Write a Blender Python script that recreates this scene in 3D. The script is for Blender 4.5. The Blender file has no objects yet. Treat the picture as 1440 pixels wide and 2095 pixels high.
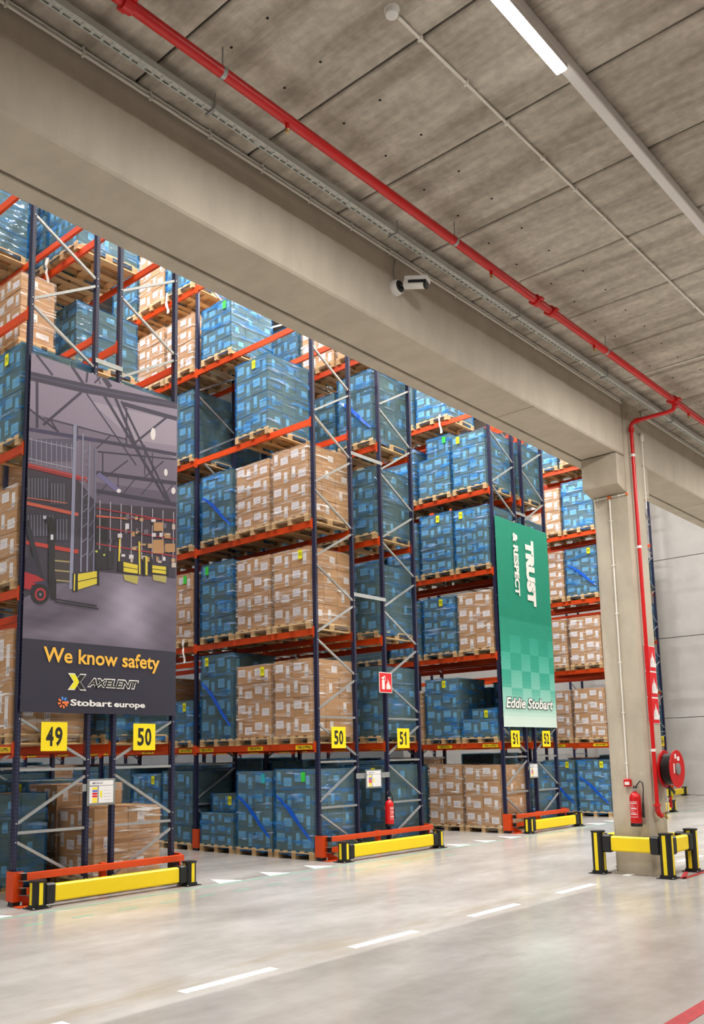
import bpy, math, random
from mathutils import Vector, Matrix

random.seed(11)
SC = bpy.context.scene
COL = SC.collection
PI = math.pi

# ------------------------------------------------------------------ camera
F, CX, CY = 1817.29, 701.6, 1284.06
YAW, PITCH, ROLL = 0.8454, 0.14372, -0.02036
fwd = Vector((math.sin(YAW) * math.cos(PITCH), math.cos(YAW) * math.cos(PITCH), math.sin(PITCH)))
rgt = Vector((math.cos(YAW), -math.sin(YAW), 0))
up = rgt.cross(fwd)
r2 = rgt * math.cos(ROLL) + up * math.sin(ROLL)
u2 = up * math.cos(ROLL) - rgt * math.sin(ROLL)
cd = bpy.data.cameras.new('camera')
cam = bpy.data.objects.new('camera', cd)
COL.objects.link(cam)
cam.matrix_world = Matrix(((r2.x, u2.x, -fwd.x, -5.8458), (r2.y, u2.y, -fwd.y, -10.8813), (r2.z, u2.z, -fwd.z, 1.7944), (0, 0, 0, 1)))
cd.sensor_fit = 'HORIZONTAL'
cd.sensor_width = 36
cd.lens = F * 36 / 1440
cd.shift_x = (720 - CX) / 1440
cd.shift_y = (CY - 1047.5) / 1440
cd.clip_end = 300
SC.camera = cam

# ------------------------------------------------------------------ world, exposure
w = bpy.data.worlds.new('world')
SC.world = w
w.use_nodes = True
w.node_tree.nodes['Background'].inputs[0].default_value = (1.0, 0.96, 0.9, 1)
w.node_tree.nodes['Background'].inputs[1].default_value = 0.3
SC.view_settings.view_transform = 'Standard'
SC.view_settings.look = 'None'
SC.view_settings.gamma = 1
SC.view_settings.use_curve_mapping = False
SC.view_settings.exposure = 0.32
SC.cycles.max_bounces = 6
SC.cycles.diffuse_bounces = 3
SC.cycles.glossy_bounces = 2
SC.cycles.transmission_bounces = 2
SC.cycles.transparent_max_bounces = 12
SC.cycles.caustics_reflective = False
SC.cycles.caustics_refractive = False
SC.cycles.adaptive_threshold = 0.1
SC.cycles.adaptive_min_samples = 12
CORRIDOR_W = 188.0      # watts of one ceiling strip lamp in the corridor
FRONT_W = 640.0         # watts of one high lamp before the rack ends
AISLE_W = 760.0         # watts of one high lamp over an aisle


# ------------------------------------------------------------------ helpers
def lin(c):
    return tuple(((v / 255) / 12.92 if v / 255 <= 0.04045 else (((v / 255) + 0.055) / 1.055) ** 2.4) for v in c) + (1,)


MATS = {}


def mat(name, rgb, rough=0.5, metal=0.0, spec=0.5, var=0.0, vscale=4.0, vmap=(1, 1, 1), bump=0.0, bscale=30.0, rnd=0.0, rgb2=None, coat=0.0, speck=0.0, sscale=20.0):
    """Principled material, colour optionally mottled by world-space noise, per-object value jitter."""
    m = bpy.data.materials.new(name)
    m.use_nodes = True
    nt = m.node_tree
    p = nt.nodes['Principled BSDF']
    p.inputs['Base Color'].default_value = lin(rgb)
    p.inputs['Roughness'].default_value = rough
    p.inputs['Metallic'].default_value = metal
    p.inputs['Specular IOR Level'].default_value = spec
    p.inputs['Coat Weight'].default_value = coat
    src = None
    if var or rgb2 or bump:
        g = nt.nodes.new('ShaderNodeNewGeometry')
        mp = nt.nodes.new('ShaderNodeMapping')
        mp.inputs['Scale'].default_value = vmap
        nt.links.new(g.outputs['Position'], mp.inputs['Vector'])
    if var or rgb2:
        n = nt.nodes.new('ShaderNodeTexNoise')
        n.inputs['Scale'].default_value = vscale
        n.inputs['Detail'].default_value = 4
        n.inputs['Roughness'].default_value = 0.62
        nt.links.new(mp.outputs[0], n.inputs['Vector'])
        cr = nt.nodes.new('ShaderNodeValToRGB')
        a = lin(rgb)
        b = lin(rgb2) if rgb2 else tuple(v * (1 - var) for v in a[:3]) + (1,)
        cr.color_ramp.elements[0].position = 0.36
        cr.color_ramp.elements[1].position = 0.64
        cr.color_ramp.elements[0].color = b
        cr.color_ramp.elements[1].color = a
        nt.links.new(n.outputs['Fac'], cr.inputs[0])
        src = cr.outputs[0]
        if speck:
            n3 = nt.nodes.new('ShaderNodeTexNoise')
            n3.inputs['Scale'].default_value = sscale
            n3.inputs['Detail'].default_value = 3
            nt.links.new(g.outputs['Position'], n3.inputs['Vector'])
            m3 = nt.nodes.new('ShaderNodeMapRange')
            m3.inputs['From Min'].default_value = .35
            m3.inputs['From Max'].default_value = .65
            m3.inputs['To Min'].default_value = 1 - speck
            m3.inputs['To Max'].default_value = 1 + speck
            nt.links.new(n3.outputs['Fac'], m3.inputs['Value'])
            h3 = nt.nodes.new('ShaderNodeHueSaturation')
            nt.links.new(src, h3.inputs['Color'])
            nt.links.new(m3.outputs[0], h3.inputs['Value'])
            src = h3.outputs[0]
    if rnd:
        oi = nt.nodes.new('ShaderNodeObjectInfo')
        mr = nt.nodes.new('ShaderNodeMapRange')
        mr.inputs['To Min'].default_value = 1 - rnd
        mr.inputs['To Max'].default_value = 1 + rnd
        nt.links.new(oi.outputs['Random'], mr.inputs['Value'])
        hs = nt.nodes.new('ShaderNodeHueSaturation')
        hs.inputs['Color'].default_value = lin(rgb)
        if src:
            nt.links.new(src, hs.inputs['Color'])
        nt.links.new(mr.outputs[0], hs.inputs['Value'])
        src = hs.outputs[0]
    if src:
        nt.links.new(src, p.inputs['Base Color'])
    if bump:
        n2 = nt.nodes.new('ShaderNodeTexNoise')
        n2.inputs['Scale'].default_value = bscale
        n2.inputs['Detail'].default_value = 3
        nt.links.new(mp.outputs[0], n2.inputs['Vector'])
        bp_ = nt.nodes.new('ShaderNodeBump')
        bp_.inputs['Strength'].default_value = bump
        bp_.inputs['Distance'].default_value = 0.02
        nt.links.new(n2.outputs['Fac'], bp_.inputs['Height'])
        nt.links.new(bp_.outputs[0], p.inputs['Normal'])
    MATS[name] = m
    return m


def film_mat(name, tint, body, base, extra, streak_scale, rough=0.18, fold_glints=.5):
    """Stretch film: partly clear (tinted), partly scattering, glossy and wrinkled."""
    m = bpy.data.materials.new(name)
    m.use_nodes = True
    nt = m.node_tree
    N, L = nt.nodes.new, nt.links.new
    p = nt.nodes['Principled BSDF']
    out = nt.nodes['Material Output']
    p.inputs['Base Color'].default_value = lin(body)
    p.inputs['Roughness'].default_value = rough
    p.inputs['Specular IOR Level'].default_value = 0.9
    tr = N('ShaderNodeBsdfTransparent')
    tr.inputs[0].default_value = tint
    geo = N('ShaderNodeNewGeometry')
    oi = N('ShaderNodeObjectInfo')
    add = N('ShaderNodeVectorMath')
    add.operation = 'ADD'
    L(geo.outputs['Position'], add.inputs[0])
    L(oi.outputs['Location'], add.inputs[1])
    mp = N('ShaderNodeMapping')
    mp.inputs['Rotation'].default_value = (0.22, 0.18, 0)
    mp.inputs['Scale'].default_value = (1.2, 1.2, streak_scale)
    L(add.outputs[0], mp.inputs['Vector'])
    n = N('ShaderNodeTexNoise')
    n.inputs['Scale'].default_value = 1.7
    n.inputs['Detail'].default_value = 3
    n.inputs['Roughness'].default_value = 0.6
    L(mp.outputs[0], n.inputs['Vector'])
    mr = N('ShaderNodeMapRange')
    mr.inputs['From Min'].default_value = 0.5
    mr.inputs['From Max'].default_value = 0.66
    mr.inputs['To Min'].default_value = base
    mr.inputs['To Max'].default_value = base + extra
    L(n.outputs['Fac'], mr.inputs['Value'])
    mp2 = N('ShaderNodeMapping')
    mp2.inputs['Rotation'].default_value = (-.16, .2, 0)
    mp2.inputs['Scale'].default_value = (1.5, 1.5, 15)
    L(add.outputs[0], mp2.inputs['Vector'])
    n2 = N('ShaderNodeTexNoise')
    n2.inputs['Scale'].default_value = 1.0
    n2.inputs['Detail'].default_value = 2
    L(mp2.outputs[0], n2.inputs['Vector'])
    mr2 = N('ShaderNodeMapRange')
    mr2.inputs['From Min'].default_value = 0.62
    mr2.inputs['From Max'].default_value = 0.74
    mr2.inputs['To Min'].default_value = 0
    mr2.inputs['To Max'].default_value = fold_glints
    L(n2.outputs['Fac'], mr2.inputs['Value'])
    sm = N('ShaderNodeMath')
    sm.operation = 'ADD'
    L(mr.outputs[0], sm.inputs[0])
    L(mr2.outputs[0], sm.inputs[1])
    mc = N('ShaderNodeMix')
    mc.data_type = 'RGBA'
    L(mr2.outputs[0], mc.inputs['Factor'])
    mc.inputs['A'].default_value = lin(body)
    mc.inputs['B'].default_value = lin((236, 240, 244))  # whitish streaks: milky folds plus wrinkle glints painted into the film colour
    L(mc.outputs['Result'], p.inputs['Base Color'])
    mx = N('ShaderNodeMixShader')
    L(sm.outputs[0], mx.inputs[0])
    L(tr.outputs[0], mx.inputs[1])
    L(p.outputs[0], mx.inputs[2])
    L(mx.outputs[0], out.inputs['Surface'])
    b = N('ShaderNodeBump')
    b.inputs['Strength'].default_value = 0.8
    b.inputs['Distance'].default_value = 0.05
    hs = N('ShaderNodeMath')
    hs.operation = 'ADD'
    L(n.outputs['Fac'], hs.inputs[0])
    L(n2.outputs['Fac'], hs.inputs[1])
    L(hs.outputs[0], b.inputs['Height'])
    L(b.outputs[0], p.inputs['Normal'])
    MATS[name] = m
    return m


class MB:
    """Collects vertices and faces; one build() makes one mesh."""
    def __init__(s):
        s.v, s.f, s.mi, s.cur = [], [], [], 0

    def face(s, pts):
        i = len(s.v)
        s.v += [tuple(p) for p in pts]
        s.f.append(tuple(range(i, i + len(pts))))
        s.mi.append(s.cur)
        return s

    def box(s, x0, x1, y0, y1, z0, z1, c=0.0):
        i = len(s.v)
        if c <= 0:
            s.v += [(x, y, z) for z in (z0, z1) for y in (y0, y1) for x in (x0, x1)]
            fs = [(0, 2, 3, 1), (4, 5, 7, 6), (0, 1, 5, 4), (2, 6, 7, 3), (0, 4, 6, 2), (1, 3, 7, 5)]
            s.f += [tuple(i + k for k in q) for q in fs]
            s.mi += [s.cur] * 6
            return s
        # chamfered box: 24 verts
        cs = []
        for sx in (0, 1):
            for sy in (0, 1):
                for sz in (0, 1):
                    X, Y, Z = (x0, x1)[sx], (y0, y1)[sy], (z0, z1)[sz]
                    dx, dy, dz = (c, -c)[sx], (c, -c)[sy], (c, -c)[sz]
                    cs.append(((X, Y + dy, Z + dz), (X + dx, Y, Z + dz), (X + dx, Y + dy, Z)))
        for t in cs:
            s.v += t
        I = lambda sx, sy, sz, k: i + 3 * (sx * 4 + sy * 2 + sz) + k
        fs = []
        for sx in (0, 1):
            q = [I(sx, 0, 0, 0), I(sx, 1, 0, 0), I(sx, 1, 1, 0), I(sx, 0, 1, 0)]
            fs.append(q if sx else q[::-1])
        for sy in (0, 1):
            q = [I(0, sy, 0, 1), I(0, sy, 1, 1), I(1, sy, 1, 1), I(1, sy, 0, 1)]
            fs.append(q if sy else q[::-1])
        for sz in (0, 1):
            q = [I(0, 0, sz, 2), I(1, 0, sz, 2), I(1, 1, sz, 2), I(0, 1, sz, 2)]
            fs.append(q if sz else q[::-1])
        for a in (0, 1):
            for b in (0, 1):
                q = [I(a, b, 0, 0), I(a, b, 0, 1), I(a, b, 1, 1), I(a, b, 1, 0)]
                fs.append(q if a == b else q[::-1])
                q = [I(a, 0, b, 0), I(a, 0, b, 2), I(a, 1, b, 2), I(a, 1, b, 0)]
                fs.append(q[::-1] if a == b else q)
                q = [I(0, a, b, 1), I(0, a, b, 2), I(1, a, b, 2), I(1, a, b, 1)]
                fs.append(q if a == b else q[::-1])
                for d in (0, 1):
                    q = [I(a, b, d, 0), I(a, b, d, 1), I(a, b, d, 2)]
                    fs.append(q if (a + b + d) % 2 else q[::-1])
        s.f += [tuple(q) for q in fs]
        s.mi += [s.cur] * len(fs)
        return s

    def tube(s, pts, r, n=10, cap=True):
        pts = [Vector(p) for p in pts]
        rings = []
        prev = None
        for k, p in enumerate(pts):
            if k == 0:
                t = pts[1] - p
            elif k == len(pts) - 1:
                t = p - pts[k - 1]
            else:
                t = (pts[k + 1] - p).normalized() + (p - pts[k - 1]).normalized()
            t.normalize()
            if prev is None:
                a = Vector((0, 0, 1)) if abs(t.z) < 0.9 else Vector((1, 0, 0))
                u = t.cross(a).normalized()
            else:
                u = (prev - t * prev.dot(t)).normalized()
            prev = u
            v = t.cross(u)
            rr = r[k] if isinstance(r, (list, tuple)) else r
            i = len(s.v)
            s.v += [tuple(p + (u * math.cos(2 * PI * j / n) + v * math.sin(2 * PI * j / n)) * rr) for j in range(n)]
            rings.append(i)
        for a, b in zip(rings, rings[1:]):
            for j in range(n):
                s.f.append((a + j, a + (j + 1) % n, b + (j + 1) % n, b + j))
                s.mi.append(s.cur)
        if cap:
            s.f.append(tuple(rings[0] + j for j in range(n))[::-1])
            s.f.append(tuple(rings[-1] + j for j in range(n)))
            s.mi += [s.cur] * 2
        return s

    def lathe(s, prof, o=(0, 0, 0), axis='z', n=20):
        """prof: (radius, height) list, revolved about an axis through o."""
        i = len(s.v)
        for r, h in prof:
            for j in range(n):
                a = 2 * PI * j / n
                q = (r * math.cos(a), r * math.sin(a), h)
                if axis == 'y':
                    q = (q[0], -q[2], q[1])
                elif axis == 'x':
                    q = (q[2], q[0], q[1])
                s.v.append((q[0] + o[0], q[1] + o[1], q[2] + o[2]))
        m = len(prof)
        for k in range(m - 1):
            for j in range(n):
                s.f.append((i + k * n + j, i + k * n + (j + 1) % n, i + (k + 1) * n + (j + 1) % n, i + (k + 1) * n + j))
                s.mi.append(s.cur)
        s.f.append(tuple(i + j for j in range(n))[::-1])
        s.f.append(tuple(i + (m - 1) * n + j for j in range(n)))
        s.mi += [s.cur] * 2
        return s

    def prism(s, poly, z0, z1):
        """poly in XY, extruded along Z."""
        i = len(s.v)
        n = len(poly)
        s.v += [(x, y, z0) for x, y in poly] + [(x, y, z1) for x, y in poly]
        s.f.append(tuple(i + k for k in range(n))[::-1])
        s.f.append(tuple(i + n + k for k in range(n)))
        for k in range(n):
            s.f.append((i + k, i + (k + 1) % n, i + n + (k + 1) % n, i + n + k))
        s.mi += [s.cur] * (n + 2)
        return s

    def mesh(s, name, mats, smooth=False):
        me = bpy.data.meshes.new(name)
        me.from_pydata(s.v, [], s.f)
        for m in (mats if isinstance(mats, (list, tuple)) else [mats]):
            me.materials.append(MATS[m] if isinstance(m, str) else m)
        if any(s.mi):
            me.polygons.foreach_set('material_index', s.mi)
        if smooth:
            me.polygons.foreach_set('use_smooth', [True] * len(me.polygons))
            try:
                me.set_sharp_from_angle(angle=0.7)
            except Exception:
                pass
        me.update()
        return me


def link(name, me, parent=None, loc=None, rot=None, scale=None):
    o = bpy.data.objects.new(name, me)
    COL.objects.link(o)
    if parent is not None:
        o.parent = parent
    if loc is not None:
        o.location = loc
    if rot is not None:
        o.rotation_euler = rot
    if scale is not None:
        o.scale = scale
    return o


def obj(name, mb, m, parent=None, smooth=False, **k):
    return link(name, mb.mesh(name, m, smooth), parent, **k)


def tag(o, label, cat, group=None):
    o['label'] = label
    o['category'] = cat
    if group:
        o['group'] = group
    return o


def thing(name, label, cat, loc=(0, 0, 0), group=None):
    o = link(name, None, loc=loc)
    o.empty_display_size = 0.1
    return tag(o, label, cat, group)


def struct(name, mb, m, **k):
    o = obj(name, mb, m, **k)
    o['kind'] = 'structure'
    return o


def box(name, m, parent, x0, x1, y0, y1, z0, z1, c=0.0):
    return obj(name, MB().box(x0, x1, y0, y1, z0, z1, c), m, parent)


def text_mesh(txt, size, m, bold=0.0, spacing=1.0, shear=0.0, xs=1.0, depth=0.0, align='CENTER'):
    cu = bpy.data.curves.new('txt', 'FONT')
    cu.body = txt
    cu.size = size
    cu.offset = bold
    cu.space_character = spacing
    cu.shear = shear
    cu.align_x = align
    cu.align_y = 'CENTER'
    cu.extrude = depth
    cu.resolution_u = 3
    o = bpy.data.objects.new('txt', cu)
    COL.objects.link(o)
    me = bpy.data.meshes.new_from_object(o)
    bpy.data.objects.remove(o)
    bpy.data.curves.remove(cu)
    for v in me.vertices:
        v.co.x *= xs
    me.materials.clear()
    me.materials.append(MATS[m])
    return me


def fit_text(me, wdt, hgt):
    """Scale a text mesh to a given width and height, centred on the origin."""
    xs = [v.co.x for v in me.vertices]
    ys = [v.co.y for v in me.vertices]
    cx, cy = (min(xs) + max(xs)) / 2, (min(ys) + max(ys)) / 2
    sx, sy = wdt / (max(xs) - min(xs)), hgt / (max(ys) - min(ys))
    for v in me.vertices:
        v.co.x = (v.co.x - cx) * sx
        v.co.y = (v.co.y - cy) * sy
    return me


FRONT = (PI / 2, 0, 0)          # text lying in the XZ plane, read from -Y
SIDE = (PI / 2, 0, -PI / 2)     # text lying in the YZ plane, read from -X

# ------------------------------------------------------------------ materials
mat('concrete_beam', (200, 190, 172), 0.8, var=0.12, vscale=2.2, vmap=(1.6, 1, .5), bump=.08, bscale=40)
mat('concrete_column', (194, 183, 163), 0.8, var=0.16, vscale=2.6, vmap=(1, 1, .6), bump=.08, bscale=40)
mat('slab', (208, 200, 186), 0.85, rgb2=(164, 155, 141), vscale=1.7, vmap=(2.2, .34, 1), bump=.5, bscale=14, speck=.11, sscale=13)
mat('slab_back', (70, 66, 60), 0.9)
mat('joint', (82, 74, 62), 0.9)
mat('wall_panel', (186, 182, 176), 0.8, var=0.10, vscale=.9, bump=.05)
mat('floor', (176, 171, 165), 0.22, spec=0.42, rgb2=(153, 147, 140), vscale=.75, vmap=(.6, 1.5, 1), speck=.035, sscale=5)
mat('hall_wall', (112, 114, 116), 0.6, var=.08)
mat('upright_dots', (19, 22, 56), 0.38)
mat('orange', (214, 70, 12), 0.42, rnd=.05)
mat('galv', (170, 173, 174), 0.36, metal=0.5, var=.12, vscale=20)
mat('bolt', (225, 225, 220), 0.3, metal=.6)
mat('dark_end', (16, 15, 15), 0.7)
mat('yellow_rail', (246, 214, 0), 0.42)
mat('black_plastic', (20, 20, 20), 0.45)
mat('yellow_strip', (240, 214, 10), 0.5)
mat('sign_yellow', (250, 224, 10), 0.45)
mat('sign_black', (22, 20, 18), 0.5)
mat('red_paint', (204, 18, 20), 0.32)
mat('red_sign', (222, 28, 36), 0.4)
mat('white', (236, 234, 230), 0.5)
mat('tray_steel', (198, 203, 198), 0.4, metal=.15, var=.08, vscale=12)
mat('white_plastic', (238, 233, 222), 0.45)
mat('paint_white', (238, 236, 230), 0.6, var=.14, vscale=14)
mat('paint_green', (112, 176, 148), 0.5, var=.15, vscale=9)
mat('paint_red', (190, 52, 58), 0.5, var=.25, vscale=9)
mat('brass', (190, 165, 110), 0.35, metal=.8)
mat('carton', (192, 148, 100), 0.72, rnd=.07, var=.06, vscale=3)
mat('wood', (212, 182, 136), 0.75, rnd=.12, var=.14, vscale=9)
mat('wood_dark', (184, 150, 106), 0.8, rnd=.12, var=.12, vscale=9)
mat('tag_yellow', (238, 236, 20), 0.5)
mat('tag_green', (60, 214, 70), 0.5)
mat('tag_teal', (50, 180, 190), 0.5)
mat('scrap', (238, 232, 224), 0.35)
mat('rope', (24, 84, 190), 0.25)
mat('hose', (20, 21, 20), 0.42)
mat('grey_frame', (128, 132, 130), 0.45)
mat('paper', (236, 234, 236), 0.5)
mat('ink', (60, 56, 60), 0.6)
mat('ink_navy', (40, 38, 90), 0.6)
mat('blue_bar', (92, 110, 200), 0.5)
mat('banner_navy', (36, 33, 52), 0.55)
mat('gold', (240, 184, 62), 0.5)
mat('bright_yellow', (236, 228, 30), 0.5)
mat('logo_blue', (80, 150, 230), 0.5)
mat('logo_orange', (240, 120, 50), 0.5)
mat('dark_edge', (18, 60, 50), 0.5)
mat('mauve_film', (190, 186, 196), 0.3)
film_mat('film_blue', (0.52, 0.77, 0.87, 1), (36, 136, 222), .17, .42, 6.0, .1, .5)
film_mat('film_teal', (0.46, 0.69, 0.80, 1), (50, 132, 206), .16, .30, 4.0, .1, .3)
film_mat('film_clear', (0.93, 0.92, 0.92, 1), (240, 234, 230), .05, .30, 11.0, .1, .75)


def dots_material():
    m = MATS['upright_dots']
    nt = m.node_tree
    N, L = nt.nodes.new, nt.links.new
    p = nt.nodes['Principled BSDF']
    tc = N('ShaderNodeTexCoord')
    sp = N('ShaderNodeSeparateXYZ')
    L(tc.outputs['Object'], sp.inputs[0])

    def math_(op, a, b=None):
        n = N('ShaderNodeMath')
        n.operation = op
        for k, v in enumerate((a, b)):
            if v is None:
                continue
            if isinstance(v, (int, float)):
                n.inputs[k].default_value = v
            else:
                L(v, n.inputs[k])
        return n.outputs[0]
    fz = math_('FRACT', math_('DIVIDE', sp.outputs[2], 0.05))
    inz = math_('LESS_THAN', math_('ABSOLUTE', math_('SUBTRACT', fz, 0.5)), 0.12)
    dx = math_('LESS_THAN', math_('ABSOLUTE', math_('SUBTRACT', math_('ABSOLUTE', math_('SUBTRACT', sp.outputs[0], 0.03)), 0.0)), 0.006)
    dy = math_('LESS_THAN', math_('ABSOLUTE', math_('SUBTRACT', math_('ABSOLUTE', math_('SUBTRACT', sp.outputs[1], 0.0425)), 0.02)), 0.006)
    geo = N('ShaderNodeNewGeometry')
    sn = N('ShaderNodeSeparateXYZ')
    L(geo.outputs['Normal'], sn.inputs[0])
    fx = math_('GREATER_THAN', math_('ABSOLUTE', sn.outputs[0]), 0.5)
    pick = math_('ADD', math_('MULTIPLY', fx, dy), math_('MULTIPLY', math_('SUBTRACT', 1.0, fx), dx))
    fac = math_('MULTIPLY', inz, pick)
    mx = N('ShaderNodeMix')
    mx.data_type = 'RGBA'
    L(fac, mx.inputs['Factor'])
    mx.inputs['A'].default_value = lin((19, 22, 56))
    mx.inputs['B'].default_value = lin((84, 88, 108))  # punched holes as pale dots, light showing through them put into the colour
    L(mx.outputs['Result'], p.inputs['Base Color'])


dots_material()


def floor_stain():
    """worn brownish band where trucks turn, along the dashed lane line"""
    nt = MATS['floor'].node_tree
    N, L = nt.nodes.new, nt.links.new
    pb = nt.nodes['Principled BSDF']
    src = pb.inputs['Base Color'].links[0].from_socket
    geo = N('ShaderNodeNewGeometry')
    sp = N('ShaderNodeSeparateXYZ')
    L(geo.outputs['Position'], sp.inputs[0])
    d = N('ShaderNodeMath'); d.operation = 'ADD'; d.inputs[1].default_value = 4.86
    L(sp.outputs[1], d.inputs[0])
    a = N('ShaderNodeMath'); a.operation = 'ABSOLUTE'
    L(d.outputs[0], a.inputs[0])
    mr = N('ShaderNodeMapRange')
    mr.inputs['From Min'].default_value = 0.0
    mr.inputs['From Max'].default_value = 0.42
    mr.inputs['To Min'].default_value = 1.0
    mr.inputs['To Max'].default_value = 0.0
    L(a.outputs[0], mr.inputs['Value'])
    mp = N('ShaderNodeMapping'); mp.inputs['Scale'].default_value = (.8, 3.2, 1)
    L(geo.outputs['Position'], mp.inputs['Vector'])
    n = N('ShaderNodeTexNoise'); n.inputs['Scale'].default_value = 1.3; n.inputs['Detail'].default_value = 4
    L(mp.outputs[0], n.inputs['Vector'])
    r2_ = N('ShaderNodeMapRange')
    r2_.inputs['From Min'].default_value = .42
    r2_.inputs['From Max'].default_value = .62
    r2_.inputs['To Max'].default_value = .6
    L(n.outputs['Fac'], r2_.inputs['Value'])
    mul = N('ShaderNodeMath'); mul.operation = 'MULTIPLY'
    L(mr.outputs[0], mul.inputs[0]); L(r2_.outputs[0], mul.inputs[1])
    mx = N('ShaderNodeMix'); mx.data_type = 'RGBA'
    L(mul.outputs[0], mx.inputs['Factor']); L(src, mx.inputs['A'])
    mx.inputs['B'].default_value = lin((146, 134, 112))
    L(mx.outputs['Result'], pb.inputs['Base Color'])


floor_stain()


def printed(name, base, ink, sx, sy, z0, z1, thr=.5, axis=0):
    """Sticker: a block of short dark print lines between two generated heights."""
    m = bpy.data.materials.new(name)
    m.use_nodes = True
    nt = m.node_tree
    N, L = nt.nodes.new, nt.links.new
    p = nt.nodes['Principled BSDF']
    p.inputs['Roughness'].default_value = .5
    tc = N('ShaderNodeTexCoord')
    sp = N('ShaderNodeSeparateXYZ')
    L(tc.outputs['Generated'], sp.inputs[0])
    cb = N('ShaderNodeCombineXYZ')
    L(sp.outputs[1], cb.inputs[0])
    L(sp.outputs[2], cb.inputs[1])
    mp = N('ShaderNodeMapping')
    mp.inputs['Scale'].default_value = (sx, sy, 1)
    L(cb.outputs[0], mp.inputs[0])
    n = N('ShaderNodeTexNoise')
    n.inputs['Scale'].default_value = 1
    n.inputs['Detail'].default_value = 1
    L(mp.outputs[0], n.inputs['Vector'])

    def m2(op, a, b):
        q = N('ShaderNodeMath')
        q.operation = op
        for k, v in enumerate((a, b)):
            if isinstance(v, (int, float)):
                q.inputs[k].default_value = v
            else:
                L(v, q.inputs[k])
        return q.outputs[0]
    band = m2('MULTIPLY', m2('GREATER_THAN', sp.outputs[2], z0), m2('LESS_THAN', sp.outputs[2], z1))
    side = m2('MULTIPLY', m2('GREATER_THAN', sp.outputs[1], .12), m2('LESS_THAN', sp.outputs[1], .88))
    fac = m2('MULTIPLY', m2('MULTIPLY', band, side), m2('GREATER_THAN', n.outputs['Fac'], thr))
    mx = N('ShaderNodeMix')
    mx.data_type = 'RGBA'
    L(fac, mx.inputs['Factor'])
    mx.inputs['A'].default_value = lin(base)
    mx.inputs['B'].default_value = lin(ink)
    L(mx.outputs['Result'], p.inputs['Base Color'])
    MATS[name] = m


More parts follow.
